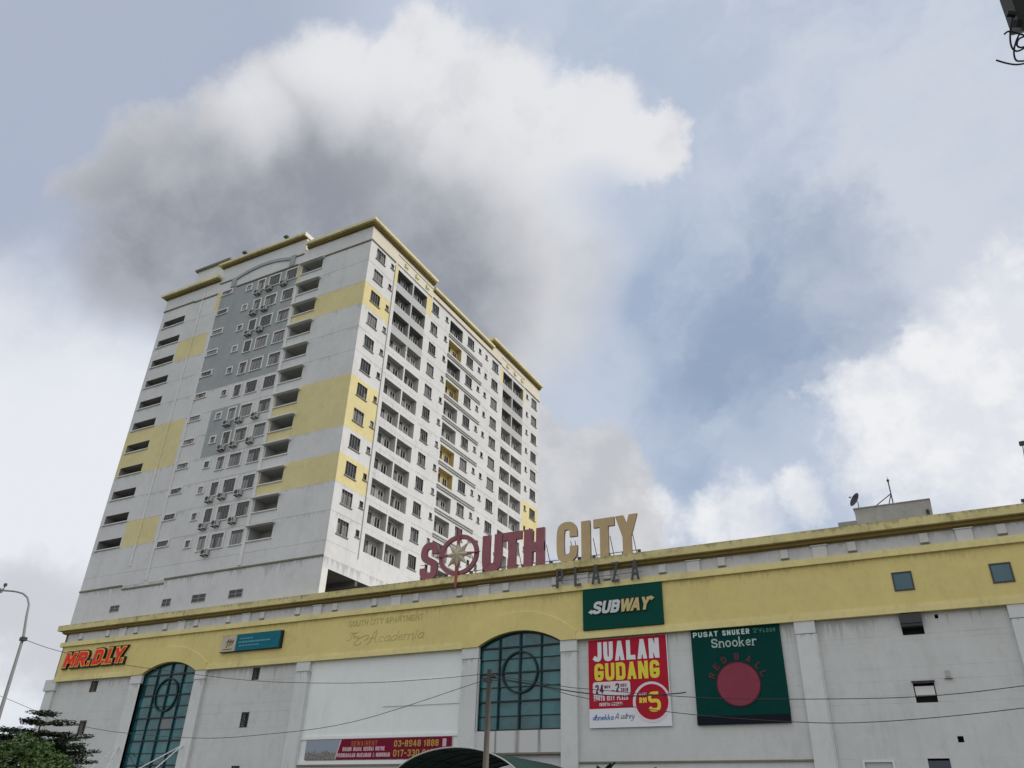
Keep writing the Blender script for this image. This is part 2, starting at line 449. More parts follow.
# ------------------------------------------------------------------ mesh helpers
class MB:
    def __init__(s):
        s.v, s.f, s.m = [], [], []

    def quad(s, pts, m=0):
        i = len(s.v)
        s.v += [tuple(p) for p in pts]
        s.f.append(tuple(range(i, i + len(pts))))
        s.m.append(m)

    def box(s, x0, x1, y0, y1, z0, z1, m=0, skip=''):
        i = len(s.v)
        s.v += [(x0, y0, z0), (x1, y0, z0), (x1, y1, z0), (x0, y1, z0), (x0, y0, z1), (x1, y0, z1), (x1, y1, z1), (x0, y1, z1)]
        for k, q in (('b', (0, 3, 2, 1)), ('t', (4, 5, 6, 7)), ('f', (0, 1, 5, 4)), ('k', (2, 3, 7, 6)), ('l', (3, 0, 4, 7)), ('r', (1, 2, 6, 5))):
            if k not in skip:
                s.f.append(tuple(i + a for a in q))
                s.m.append(m)

    def tube(s, path, r, n=8, m=0, cap=True):
        path = [Vector(p) for p in path]
        rr = r if isinstance(r, (list, tuple)) else [r] * len(path)
        base = len(s.v)
        prev = None
        for i, p in enumerate(path):
            t = (path[min(i + 1, len(path) - 1)] - path[max(i - 1, 0)]).normalized()
            if prev is None:
                a = t.cross(Vector((0, 0, 1)))
                if a.length < 1e-3:
                    a = t.cross(Vector((1, 0, 0)))
                a.normalize()
            else:
                a = (prev - t * prev.dot(t)).normalized()
            prev = a
            b = t.cross(a)
            for k in range(n):
                w = 2 * math.pi * k / n
                s.v.append(tuple(p + (a * math.cos(w) + b * math.sin(w)) * rr[i]))
        for i in range(len(path) - 1):
            for k in range(n):
                q = base + i * n
                s.f.append((q + k, q + (k + 1) % n, q + n + (k + 1) % n, q + n + k))
                s.m.append(m)
        if cap:
            s.f.append(tuple(base + k for k in range(n)))
            s.m.append(m)
            q = base + (len(path) - 1) * n
            s.f.append(tuple(q + n - 1 - k for k in range(n)))
            s.m.append(m)

    def prism(s, poly, y0, y1, m=0, ms=None, P=None):
        """polygon in x,z given thickness along y (front y0)"""
        P = P or (lambda x, y, z: (x, y, z))
        n = len(poly)
        i = len(s.v)
        s.v += [P(x, y0, z) for x, z in poly] + [P(x, y1, z) for x, z in poly]
        s.f.append(tuple(i + k for k in range(n)))
        s.m.append(m)
        s.f.append(tuple(i + n + n - 1 - k for k in range(n)))
        s.m.append(m)
        for k in range(n):
            s.f.append((i + k, i + (k + 1) % n, i + n + (k + 1) % n, i + n + k))
            s.m.append(m if ms is None else ms)

    def ribbon(s, pts, t, y0, y1, m=0, ms=None, closed=False, P=None, clamp=None, caps=True):
        """flat stroke of width t along pts (x,z), front at y0, back at y1"""
        P = P or (lambda x, y, z: (x, y, z))
        ms = m if ms is None else ms
        pts = [Vector((a, b)) for a, b in pts]
        if not closed and caps:
            d = (pts[1] - pts[0]).normalized()
            pts[0] = pts[0] - d * t * 0.5
            d = (pts[-1] - pts[-2]).normalized()
            pts[-1] = pts[-1] + d * t * 0.5
        n = len(pts)
        L, Rr = [], []
        for i in range(n):
            if closed:
                a, b = pts[i] - pts[i - 1], pts[(i + 1) % n] - pts[i]
            else:
                a = pts[i] - pts[i - 1] if i else pts[1] - pts[0]
                b = pts[i + 1] - pts[i] if i < n - 1 else pts[-1] - pts[-2]
            a, b = a.normalized(), b.normalized()
            na, nb = Vector((-a.y, a.x)), Vector((-b.y, b.x))
            mm = na + nb
            if mm.length < 1e-4:
                mm = na.copy()
            mm.normalize()
            k = 1.0 / max(0.45, mm.dot(na))
            L.append(pts[i] + mm * k * t * 0.5)
            Rr.append(pts[i] - mm * k * t * 0.5)
        if clamp:
            for q in L + Rr:
                q.y = min(max(q.y, clamp[0]), clamp[1])
        i0 = len(s.v)
        for y in (y0, y1):
            s.v += [P(q.x, y, q.y) for q in L]
            s.v += [P(q.x, y, q.y) for q in Rr]
        lf, rf, lb, rb = i0, i0 + n, i0 + 2 * n, i0 + 3 * n
        for i in range(n if closed else n - 1):
            j = (i + 1) % n
            s.f += [(rf + i, rf + j, lf + j, lf + i), (lb + i, lb + j, rb + j, rb + i), (lf + i, lf + j, lb + j, lb + i), (rf + j, rf + i, rb + i, rb + j)]
            s.m += [m, m, ms, ms]
        if not closed:
            s.f += [(lf, rf, rb, lb)[::-1], (lf + n - 1, rf + n - 1, rb + n - 1, lb + n - 1)]
            s.m += [ms, ms]

    def mesh(s, name, mats, smooth=False):
        me = bpy.data.meshes.new(name)
        me.from_pydata(s.v, [], s.f)
        for m in mats:
            me.materials.append(m)
        for p, k in zip(me.polygons, s.m):
            p.material_index = k
        if smooth:
            for p in me.polygons:
                p.use_smooth = True
        me.update()
        return me


def thing(name, label, cat, loc=(0, 0, 0), group=None, kind=None):
    o = bpy.data.objects.new(name, None)
    COL.objects.link(o)
    o.location = loc
    o['label'] = label
    o['category'] = cat
    if group:
        o['group'] = group
    if kind:
        o['kind'] = kind
    return o


def put(name, me, parent=None, loc=(0, 0, 0), rotz=0.0, label=None, absolute=True):
    """link a mesh; with a parent, loc is a world position unless absolute is False"""
    o = bpy.data.objects.new(name, me)
    COL.objects.link(o)
    l = Vector(loc)
    if parent is not None:
        o.parent = parent
        if absolute:
            p = parent
            while p is not None:
                l = l - Vector(p.location)
                p = p.parent
    o.location = l
    o.rotation_euler = (0, 0, rotz)
    if label:
        o['label'] = label
    return o


def part(name, mb, mats, parent, smooth=False, label=None):
    return put(name, mb.mesh(name, mats, smooth), parent, label=label)


def single(name, mb, mats, label, cat, group=None, smooth=False):
    o = put(name, mb.mesh(name, mats, smooth))
    o['label'] = label
    o['category'] = cat
    if group:
        o['group'] = group
    return o


def structure(name, mb, mats, label, cat):
    o = single(name, mb, mats, label, cat)
    o['kind'] = 'structure'
    return o


# ------------------------------------------------------------------ lettering (own stroke alphabet)
def arc(cx, cy, rx, ry, a0, a1, n=10):
    return [(cx + rx * math.cos(R(a0 + (a1 - a0) * i / n)), cy + ry * math.sin(R(a0 + (a1 - a0) * i / n))) for i in range(n + 1)]


G = {
    'A': (1.0, [[(0, 0), (.5, 1)], [(1, 0), (.5, 1)], [(.24, .27), (.76, .27)]]),
    'B': (1.0, [[(0, 0), (0, 1)], [(0, 1), (.72, 1), (.97, .9), (.97, .63), (.74, .53), (0, .53)], [(.6, .53), (.76, .53), (1, .42), (1, .1), (.76, 0), (0, 0)]]),
    'C': (1.0, [[(1, .64), (1, .86), (.8, 1), (.2, 1), (0, .86), (0, .14), (.2, 0), (.8, 0), (1, .14), (1, .36)]]),
    'D': (1.0, [[(0, 0), (0, 1)], [(0, 1), (.7, 1), (.92, .94), (1, .82), (1, .18), (.92, .06), (.7, 0), (0, 0)]]),
    'E': (.9, [[(1, 1), (0, 1), (0, 0), (1, 0)], [(0, .52), (.85, .52)]]),
    'F': (.9, [[(1, 1), (0, 1), (0, 0)], [(0, .52), (.8, .52)]]),
    'G': (1.0, [[(1, .72), (1, .86), (.8, 1), (.2, 1), (0, .86), (0, .14), (.2, 0), (.8, 0), (1, .14), (1, .44)], [(1, .44), (.6, .44)]]),
    'H': (1.0, [[(0, 0), (0, 1)], [(1, 0), (1, 1)], [(0, .5), (1, .5)]]),
    'I': (.0, [[(.5, 0), (.5, 1)]]),
    'J': (.8, [[(1, 1), (1, .14), (.75, 0), (.25, 0), (0, .06)]]),
    'K': (1.0, [[(0, 0), (0, 1)], [(1, 1), (.1, .42)], [(.38, .58), (1, 0)]]),
    'L': (.85, [[(0, 1), (0, 0), (1, 0)]]),
    'M': (1.35, [[(0, 0), (0, 1)], [(0.04, 1), (.5, 0.12)], [(.96, 1), (.5, 0.12)], [(1, 0), (1, 1)]]),
    'N': (1.05, [[(0, 0), (0, 1)], [(0.02, 1), (.98, 0)], [(1, 0), (1, 1)]]),
    'O': (1.0, [[(.2, 0), (0, .14), (0, .86), (.2, 1), (.8, 1), (1, .86), (1, .14), (.8, 0), (.2, 0)]]),
    'P': (1.0, [[(0, 0), (0, 1)], [(0, 1), (.75, 1), (.94, .94), (1, .84), (1, .60), (.94, .50), (.75, .45), (0, .45)]]),
    'R': (1.0, [[(0, 0), (0, 1)], [(0, 1), (.75, 1), (.94, .94), (1, .85), (1, .63), (.94, .53), (.75, .48), (0, .48)], [(.45, .5), (1, 0)]]),
    'S': (1.0, [[(1, .72), (1, .88), (.8, 1), (.2, 1), (0, .88), (0, .66), (.2, .56), (.8, .44), (1, .34), (1, .12), (.8, 0), (.2, 0), (0, .12), (0, .28)]]),
    'T': (.95, [[(0, 1), (1, 1)], [(.5, 0), (.5, 1)]]),
    'U': (1.0, [[(0, 1), (0, .14), (.2, 0), (.8, 0), (1, .14), (1, 1)]]),
    'V': (1.0, [[(0, 1), (.5, 0)], [(1, 1), (.5, 0)]]),
    'W': (1.5, [[(0, 1), (.25, 0)], [(.5, 1), (.25, 0)], [(.5, 1), (.75, 0)], [(1, 1), (.75, 0)]]),
    'Y': (1.0, [[(0, 1), (.5, .40)], [(1, 1), (.5, .40)], [(.5, 0), (.5, .46)]]),
    'Z': (.9, [[(0, 1), (1, 1)], [(.95, 1), (.05, 0)], [(0, 0), (1, 0)]]),
    '0': (.9, [[(.2, 0), (0, .16), (0, .84), (.2, 1), (.8, 1), (1, .84), (1, .16), (.8, 0), (.2, 0)]]),
    '1': (.45, [[(0, .8), (.7, 1), (.7, 0)]]),
    '2': (.9, [[(0, .74), (0, .88), (.2, 1), (.8, 1), (1, .88), (1, .62), (0, .0), (1, 0)]]),
    '3': (.9, [[(0, .8), (.2, 1), (.8, 1), (1, .88), (1, .62), (.8, .53), (.45, .53)], [(.6, .53), (.8, .53), (1, .42), (1, .12), (.8, 0), (.2, 0), (0, .2)]]),
    '4': (1.0, [[(.72, 0), (.72, 1)], [(.66, 1), (0, .26)], [(0, .26), (1, .26)]]),
    '5': (.95, [[(.95, 1), (.05, 1), (.02, .52), (.75, .58), (1, .46), (1, .14), (.78, 0), (.2, 0), (0, .16)]]),
    '7': (.9, [[(0, 1), (1, 1)], [(.96, 1), (.35, 0)]]),
    '8': (.9, [[(.2, .53), (0, .64), (0, .88), (.2, 1), (.8, 1), (1, .88), (1, .64), (.8, .53), (.2, .53)], [(.2, .52), (0, .4), (0, .12), (.2, 0), (.8, 0), (1, .12), (1, .4), (.8, .52)]]),
    '9': (.9, [[(1, .55), (.8, .46), (.2, .46), (0, .6), (0, .86), (.2, 1), (.8, 1), (1, .86), (1, .14), (.8, 0), (.2, 0), (0, .12)]]),
    '-': (.4, [[(0, .48), (1, .48)]]),
    '.': (.0, [[(.5, .0), (.5, .02)]]),
    ':': (.0, [[(.5, .1), (.5, .12)], [(.5, .7), (.5, .72)]]),
    '(': (.2, [[(1, 1), (0, .75), (0, .25), (1, 0)]]),
    ')': (.2, [[(0, 1), (1, .75), (1, .25), (0, 0)]]),
    '/': (.5, [[(0, 0), (1, 1)]]),
    '&': (1.0, [[(1, 0), (.1, .75), (.3, 1), (.6, .95), (.65, .75), (0, .35), (.1, .05), (.5, 0), (1, .4)]]),
    'a': (.8, [[(1, .62), (.5, .68), (.1, .55), (0, .3), (.2, .02), (.6, .05), (1, .3)], [(1, .65), (.98, .1), (1.2, .0)]]),
    'c': (.7, [[(1, .55), (.6, .68), (.1, .5), (.05, .15), (.4, 0), (1, .1)]]),
    'd': (.8, [[(1, .6), (.5, .66), (.1, .5), (0, .25), (.2, .02), (.6, .05), (1, .3)], [(1.05, 1.1), (.98, .1), (1.2, 0)]]),
    'e': (.75, [[(.05, .32), (.95, .36), (.9, .6), (.55, .68), (.12, .55), (.0, .25), (.35, 0), (1, .1)]]),
    'h': (.8, [[(0, 1.1), (0, 0)], [(0, .45), (.4, .68), (.9, .6), (1, .4), (1, 0)]]),
    'i': (.1, [[(.5, .66), (.5, 0)], [(.5, .92), (.5, .98)]]),
    'k': (.8, [[(0, 1.1), (0, 0)], [(.9, .66), (.1, .3)], [(.35, .42), (1, 0)]]),
    'm': (1.3, [[(0, .66), (0, 0)], [(0, .5), (.25, .68), (.48, .6), (.5, 0)], [(.5, .5), (.75, .68), (.98, .6), (1, 0)]]),
    'n': (.8, [[(0, .66), (0, 0)], [(0, .45), (.4, .68), (.9, .6), (1, .4), (1, 0)]]),
    'o': (.8, [[(.3, 0), (0, .2), (0, .48), (.3, .68), (.7, .68), (1, .48), (1, .2), (.7, 0), (.3, 0)]]),
    'r': (.55, [[(0, .66), (0, 0)], [(0, .42), (.4, .66), (1, .62)]]),
    'u': (.8, [[(0, .66), (.02, .15), (.3, 0), (.7, .04), (1, .25)], [(1, .66), (1, .08), (1.2, 0)]]),
    'v': (.7, [[(0, .66), (.5, 0), (1, .66)]]),
    'y': (.8, [[(0, .66), (.05, .25), (.4, .1), (1, .3)], [(1, .66), (.9, -.1), (.5, -.4), (.0, -.35)]]),
}
ROUND = set('CGJOSU0123589acdehmnoruy&')


def chaikin(p, it=2):
    closed = (abs(p[0][0] - p[-1][0]) + abs(p[0][1] - p[-1][1])) < 1e-6
    for _ in range(it):
        q = []
        rng = len(p) - 1
        for i in range(rng):
            a, b = p[i], p[i + 1]
            q.append((a[0] * .75 + b[0] * .25, a[1] * .75 + b[1] * .25))
            q.append((a[0] * .25 + b[0] * .75, a[1] * .25 + b[1] * .75))
        if closed:
            q.append(q[0])
        else:
            q = [p[0]] + q + [p[-1]]
        p = q
    return p


SHARP_START = set('BDPR')


def lay(text, w, gap, space, t):
    """letter boxes: list of (char, x, width)"""
    x = 0.0
    out = []
    for ch in text:
        if ch == ' ':
            x += space
            continue
        k = G[ch][0]
        cw = t + (w - t) * k if k > 0 else t
        out.append((ch, x, cw))
        x += cw + gap
    return out, x - gap


def glyph(mb, ch, x, z, w, h, t, y0, y1, m, ms=None, P=None, grow=0.0, it=2):
    k, strokes = G[ch]
    iw = max(0.0, w - t)
    for i, st in enumerate(strokes):
        p = st
        if ch in ROUND and len(st) > 3:
            closed = st[0] == st[-1]
            if ch in SHARP_START and i == 0:
                if ch == 'D':
                    p = [st[0], st[1]] + chaikin(st[1:-1], it)[1:] + [st[-1]]
                else:
                    p = [st[0], st[1]] + chaikin(st[1:], it)[1:]
            elif ch == 'B' or ch == '5':
                p = st if ch == '5' and False else chaikin(st, it)
            else:
                p = chaikin(st, it)
        closed = (abs(p[0][0] - p[-1][0]) + abs(p[0][1] - p[-1][1])) < 1e-6
        q = [(x + t * .5 + a * iw, z + t * .5 + b * (h - t)) for a, b in p]
        if len(p) == 2 and abs(p[0][0] - p[1][0]) > .03 and abs(p[0][1] - p[1][1]) > .03:
            # diagonal: cut level with the letter's top and bottom
            (ax, _), (bx_, _) = q
            az, bz = [(z + h + grow * .5 if b > .995 else (z - grow * .5 if b < .005 else z + t * .5 + b * (h - t))) for _, b in p]
            L = math.hypot(bx_ - ax, bz - az)
            hx = (t * .92 + grow) * .5 * L / max(abs(bz - az), 1e-4)
            poly = [(ax - hx, az), (ax + hx, az), (bx_ + hx, bz), (bx_ - hx, bz)]
            mb.prism(poly, y0 - 0.0025 * i, y1, m, ms, P)
            continue
        dup = []
        for c in q:
            if not dup or (abs(c[0] - dup[-1][0]) + abs(c[1] - dup[-1][1])) > 1e-5:
                dup.append(c)
        if closed:
            dup = dup[:-1]
        low = z - 1.0 if ch == 'y' else z
        high = z + h * 1.2 if ch in 'dhk' else z + h
        mb.ribbon(dup, t + grow, y0 - 0.0025 * i, y1, m, ms, closed, P, clamp=(low - grow * .5, high + grow * .5), caps=not (ch in 'CSG3592aceo' and len(st) > 3) or grow > 0.05)


def write(mb, text, x0, x1, z0, h, t, y0, y1, m, ms=None, slant=0.0, gap=None, space=None, P=None, grow=0.0, it=1, w=None, shear=0.0):
    """fit text between x0 and x1 with baseline z0 and height h"""
    gap = t * .7 if gap is None else gap
    space = t * 2.2 if space is None else space
    lo, hi = t * 1.01, h * 3
    if w is None:
        for _ in range(40):
            w = (lo + hi) / 2
            if lay(text, w, gap, space, t)[1] > x1 - x0 - slant * h:
                hi = w
            else:
                lo = w
    boxes, _ = lay(text, w, gap, space, t)
    PP = P
    if P is None:
        PP = lambda x, y, z: (x + slant * (z - z0), y, z + shear * (x - x0))
    for ch, x, cw in boxes:
        glyph(mb, ch, x0 + x, z0, cw, h, t, y0, y1, m, ms, PP, grow, it)


# ------------------------------------------------------------------ ground, road, pavement
mb = MB()
mb.quad([(-3000, -3000, -0.02), (3000, -3000, -0.02), (3000, 3000, -0.02), (-3000, 3000, -0.02)])
structure('ground', mb, [grass_mat], 'flat earth and grass around the plaza', 'ground')
mb = MB()
mb.quad([(-400, 4, -0.012), (400, 4, -0.012), (400, 33, -0.012), (-400, 33, -0.012)])
structure('road', mb, [asphalt], 'asphalt road in front of the plaza', 'road')
mb = MB()
for i in range(-30, 31):
    mb.quad([(i * 9, 18.4, -0.004), (i * 9 + 4, 18.4, -0.004), (i * 9 + 4, 18.55, -0.004), (i * 9, 18.55, -0.004)])
structure('road_markings', mb, [road_paint], 'dashed white centre line on the road', 'road marking')
mb = MB()
mb.box(-400, 400, -8, 4, -0.3, 0.13, skip='b')
structure('near_pavement', mb, [paving], 'pavement the photographer stands on', 'pavement')
mb = MB()
mb.box(-400, 400, 33, 54.45, -0.3, 0.13, skip='b')
structure('far_pavement', mb, [paving], 'wide paved forecourt along the plaza front', 'pavement')

# ------------------------------------------------------------------ apartment tower
TX0, TX1, TY0, TY1 = -84.8, -49.87, 55.0, 99.33
H = 3.05
tower = thing('apartment_tower', 'tall white apartment block with yellow and grey painted panels rising behind the plaza', 'building', (-67, 77, 0))
TW = [tower_white, tower_grey, tower_yellow, joint_paint, tower_cream, parapet_grey]


def cell(z):
    return int(math.floor((z - 25.36) / H))


def isjoint(z):
    q = (z - 25.36) / H
    r = q - math.floor(q + 0.5)
    return abs(r * H) < 0.026 and 24.0 < z < 62


JZ = []
for r in range(0, 13):
    JZ += [25.36 + H * r - 0.025, 25.36 + H * r + 0.025]


def span(a, b):
    return [a, b]


# front wall (faces the road)
slotA = [(-84.15, -80.15, 28.58 + H * r, 29.66 + H * r) for r in range(11)]
slotG = [(-60.25, -57.05, 26.56 + H * r, 28.0 + H * r) for r in range(12)]
holes = slotA + slotG
us = sorted(set([TX0, TX1, -74.7, -73.95, -60.9, -60.4, -79.95, -74.55, -74.62, -57.0, -70.35, -65.75] + [a for h in holes for a in h[:2]]))
vs = sorted(set([19.2, 63.9, 65.9, 46.72, 58.9, 62.0] + JZ + [a for h in holes for a in h[2:]]))
mb = MB()


def front_mat(u, z):
    c = cell(z)
    y_right = c in (9, 4, 5, 2)
    if u > -57.03 and y_right and z > 25.4:
        return 2
    if -60.4 < u < -57.0 and c in (9, 4, 5, 2):
        return 2
    if u < -74.6 and ((c in (4, 5)) or (c in (9, 1) and u > -79.98)) and z > 25.4:
        return 2
    if (-74.62 < u < -73.9 or -60.95 < u < -60.35) and 58.9 < z < 62.0:
        return 2
    if isjoint(z):
        return 3
    if -73.97 < u < -60.88 and 46.72 < z < 62.0:
        return 1
    if -70.4 < u < -65.7 and c in (4, 5):
        return 1
    return 0


for i in range(len(us) - 1):
    for j in range(len(vs) - 1):
        u, z = (us[i] + us[i + 1]) / 2, (vs[j] + vs[j + 1]) / 2
        if any(h[0] < u < h[1] and h[2] < z < h[3] for h in holes):
            continue
        if z > 63.9 and not (-74.7 < u < -60.4):
            continue
        mb.quad([(us[i], TY0, vs[j]), (us[i + 1], TY0, vs[j]), (us[i + 1], TY0, vs[j + 1]), (us[i], TY0, vs[j + 1])], front_mat(u, z))
# right wall (faces +X)
bayY = [(60.55, 63.75), (64.0, 66.9), (72.6, 75.8), (87.4, 90.2), (90.5, 93.75)]
bays = [(a, b, 25.86 + H * r, 27.78 + H * r) for a, b in bayY for r in range(12)]
bigW = [(56.2, 57.9), (68.2, 69.75), (77.15, 78.85), (84.05, 85.85), (96.6, 98.4)]
smallW = [(59.05, 59.65), (71.45, 72.05), (80.2, 80.85), (82.05, 82.7), (94.85, 95.45)]
wh = [(a, b, 26.42 + H * r, 27.95 + H * r) for a, b in bigW for r in range(12)]
sh = [(a, b, 26.98 + H * r, 27.72 + H * r) for a, b in smallW for r in range(12)]
rh = bays + wh + sh
us = sorted(set([TY0, TY1, 59.85, 60.05, 67.35, 68.1, 84.0, 86.75, 87.4, 94.2, 94.3] + [a for h in rh for a in h[:2]]))
vs = sorted(set([22.8, 62.95, 63.9, 64.1, 58.9, 62.0] + JZ + [a for h in rh for a in h[2:]]))


def right_mat(u, z):
    c = cell(z)
    if u < 59.85 and c in (9, 4, 5, 2) and z > 25.4:
        return 2
    if u > 94.2 and c in (4, 5):
        return 2
    if (60.04 < u < 60.56 or 66.9 < u < 68.1 or 86.7 < u < 87.41 or 93.74 < u < 94.25) and 58.9 < z < 62.4:
        return 2
    if (60.55 < u < 66.9 or 87.4 < u < 93.75) and 51.2 < z < 61.4:
        return 5
    if isjoint(z) and not (60 < u < 68 or 86.7 < u < 94.3):
        return 3
    if z > 62.0:
        return 4
    return 0


for i in range(len(us) - 1):
    for j in range(len(vs) - 1):
        u, z = (us[i] + us[i + 1]) / 2, (vs[j] + vs[j + 1]) / 2
        if any(h[0] < u < h[1] and h[2] < z < h[3] for h in rh):
            continue
        if z > 62.95 and 68.1 < u < 84.0:
            continue
        if z > 63.9 and u < 70:
            continue
        mb.quad([(TX1, us[i], vs[j]), (TX1, us[i + 1], vs[j]), (TX1, us[i + 1], vs[j + 1]), (TX1, us[i], vs[j + 1])], right_mat(u, z))
for a, b, c, d in wh + sh:      # reveals
    x1, x0 = TX1, TX1 - 0.16
    mb.quad([(x0, a, c), (x1, a, c), (x1, a, d), (x0, a, d)], 0)
    mb.quad([(x0, b, c), (x0, b, d), (x1, b, d), (x1, b, c)], 0)
    mb.quad([(x0, a, d), (x1, a, d), (x1, b, d), (x0, b, d)], 0)
    mb.quad([(x0, a, c), (x0, b, c), (x1, b, c), (x1, a, c)], 0)
# left, back and returns
mb.quad([(TX0, TY1, 0.2), (TX0, TY0, 0.2), (TX0, TY0, 63.9), (TX0, TY1, 63.9)], 0)
mb.quad([(TX1, TY1, 0.2), (TX0, TY1, 0.2), (TX0, TY1, 63.9), (TX1, TY1, 63.9)], 0)
mb.quad([(-74.7, TY0, 63.9), (-74.7, 68, 63.9), (-74.7, 68, 65.9), (-74.7, TY0, 65.9)], 0)
mb.quad([(-60.4, TY0, 63.9), (-60.4, 68, 63.9), (-60.4, 68, 65.9), (-60.4, TY0, 65.9)], 4)
mb.quad([(-74.7, 68, 63), (-60.4, 68, 63), (-60.4, 68, 65.9), (-74.7, 68, 65.9)], 0)
mb.quad([(-60.4, 68.1, 62.9), (TX1, 68.1, 62.9), (TX1, 68.1, 63.9), (-60.4, 68.1, 63.9)], 0)
mb.quad([(-60.4, 84.0, 62.9), (TX1, 84.0, 62.9), (TX1, 84.0, 64.1), (-60.4, 84.0, 64.1)], 4)
part('wall', mb, TW, tower)

mb = MB()
mb.quad([(TX0, TY0, 62.9), (TX1, TY0, 62.9), (TX1, TY1, 62.9), (TX0, TY1, 62.9)])
mb.box(-82.8, -76.9, 57.0, 64.0, 62.9, 69.55, 0, 'b')
mb.box(-83.2, -76.5, 56.7, 64.3, 69.553, 69.85, 1)
mb.box(-66, -58, 72, 80, 62.9, 65.8, 0, 'b')
part('roof', mb, [tower_white, ledge_dark], tower)


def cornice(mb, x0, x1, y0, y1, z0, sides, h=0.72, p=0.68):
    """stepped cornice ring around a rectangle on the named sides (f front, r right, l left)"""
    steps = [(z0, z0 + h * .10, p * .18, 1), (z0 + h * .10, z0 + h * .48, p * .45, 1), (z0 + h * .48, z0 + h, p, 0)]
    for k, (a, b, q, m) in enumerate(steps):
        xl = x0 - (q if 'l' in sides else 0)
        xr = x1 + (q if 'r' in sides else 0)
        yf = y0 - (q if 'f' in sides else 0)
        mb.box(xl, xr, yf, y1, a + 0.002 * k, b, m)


mb = MB()
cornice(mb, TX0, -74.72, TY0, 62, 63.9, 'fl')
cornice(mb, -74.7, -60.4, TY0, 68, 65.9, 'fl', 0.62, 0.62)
mb.box(-60.397, -60.25, TY0 - 0.6, 68, 65.95, 66.5, 2)  # white end stands in for sun on the cornice return
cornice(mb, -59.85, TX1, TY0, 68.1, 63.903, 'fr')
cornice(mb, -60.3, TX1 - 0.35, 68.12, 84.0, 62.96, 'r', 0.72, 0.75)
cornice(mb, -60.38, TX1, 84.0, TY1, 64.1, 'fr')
part('cornice', mb, [cornice_yellow, cornice_shaded_ochre, trim_white], tower)

# ledges, ribs and the arch moulding on the front
for x0, x1, z in ((TX0, -77.75, 23.9), (-77.6, -71.2, 23.48), (-71.2, TX1, 23.92), (TX0, -79.0, 62.0), (-79.0, -74.72, 61.85), (-71.4, -61.1, 62.0), (-57.0, TX1 + 0.08, 61.8),
                  (-74.68, -72.4, 63.45), (-62.0, -60.42, 63.45)):
    mb = MB()
    mb.box(x0, x1, TY0 - 0.11, TY0 + 0.01, z - 0.10, z + 0.05, 0)  # whole ledge coloured dark for the shade beneath it
    part('string_course', mb, [ledge_dark], tower)
for y0, y1, z in ((TY0, 59.85, 61.82), (94.4, TY1, 61.9), (68.2, 86.7, 62.05)):
    mb = MB()
    mb.box(TX1 - 0.01, TX1 + 0.10, y0, y1, z, z + 0.15, 0)
    part('string_course', mb, [ledge_dark], tower)

mb = MB()
for z0, z1, m_ in ((26.0, 28.41, 0), (28.41, 31.46, 1), (31.46, 37.56, 0), (37.56, 43.66, 1), (43.66, 52.81, 0), (52.81, 55.86, 1), (55.86, 63.6, 0)):
    mb.box(-77.50, -77.25, TY0 - 0.08, TY0 + 0.01, z0 + .001, z1, m_)
part('wall_rib', mb, [trim_white, mat('pale yellow rib', (0.68, 0.61, 0.37), blotch=0.15)], tower)
for x0, x1, z0 in ((-74.2, -73.97, 24.1), (-60.86, -60.42, 24.15)):
    mb = MB()
    mb.box(x0, x1, TY0 - 0.09, TY0 + 0.01, z0, 58.9, 0)
    part('wall_rib', mb, [trim_white], tower)

mb = MB()
cx, half, rise, zs = -67.1, 4.55, 0.75, 63.35
pts = [(cx + half * k, zs + rise * (1 - k * k)) for k in [i / 12.0 for i in range(-12, 13)]]
mb.ribbon(pts, 0.42, TY0 - 0.16, TY0 + 0.01, 0, caps=False)
mb.box(-72.45, -71.65, TY0 - 0.13, TY0 + 0.01, 62.1, 63.55, 0)
mb.box(-62.55, -61.75, TY0 - 0.13, TY0 + 0.01, 62.1, 63.75, 0)
part('arch_moulding', mb, [tower_grey], tower)

# friezes over the two balcony stacks on the right wall
for ya, yb in ((60.3, 67.9), (86.9, 94.2)):
    mb = MB()
    mb.box(TX1 - 0.01, TX1 + 0.12, ya, yb, 61.95, 62.12, 0)
    mb.box(TX1 - 0.01, TX1 + 0.10, ya, yb, 63.35, 63.5, 0)
    for k in range(3):
        y = ya + 1.35 + 2.35 * k
        mb.box(TX1 - 0.01, TX1 + 0.22, y, y + 0.62, 62.45, 62.95, 1)
        mb.box(TX1 - 0.01, TX1 + 0.12, y + .06, y + 0.49, 62.2, 62.45, 1)
    part('balcony_frieze', mb, [trim_white, cornice_yellow], tower)
# double ledges across the middle of the right wall
mb = MB()
for r in range(0, 12):
    z = 25.36 + H * r
    mb.box(TX1 - 0.01, TX1 + 0.16, 72.45, 81.2, z + 0.08, z + 0.20, 0)
    mb.box(TX1 - 0.01, TX1 + 0.16, 72.45, 81.2, z - 0.22, z - 0.10, 0)
part('floor_moulding', mb, [sill_mat], tower)
mb = MB()
mb.tube([(TX1 + 0.07, 59.88, 24.9), (TX1 + 0.07, 59.88, 61.5)], 0.045, 6)
part('drain_pipe', mb, [sill_mat], tower)
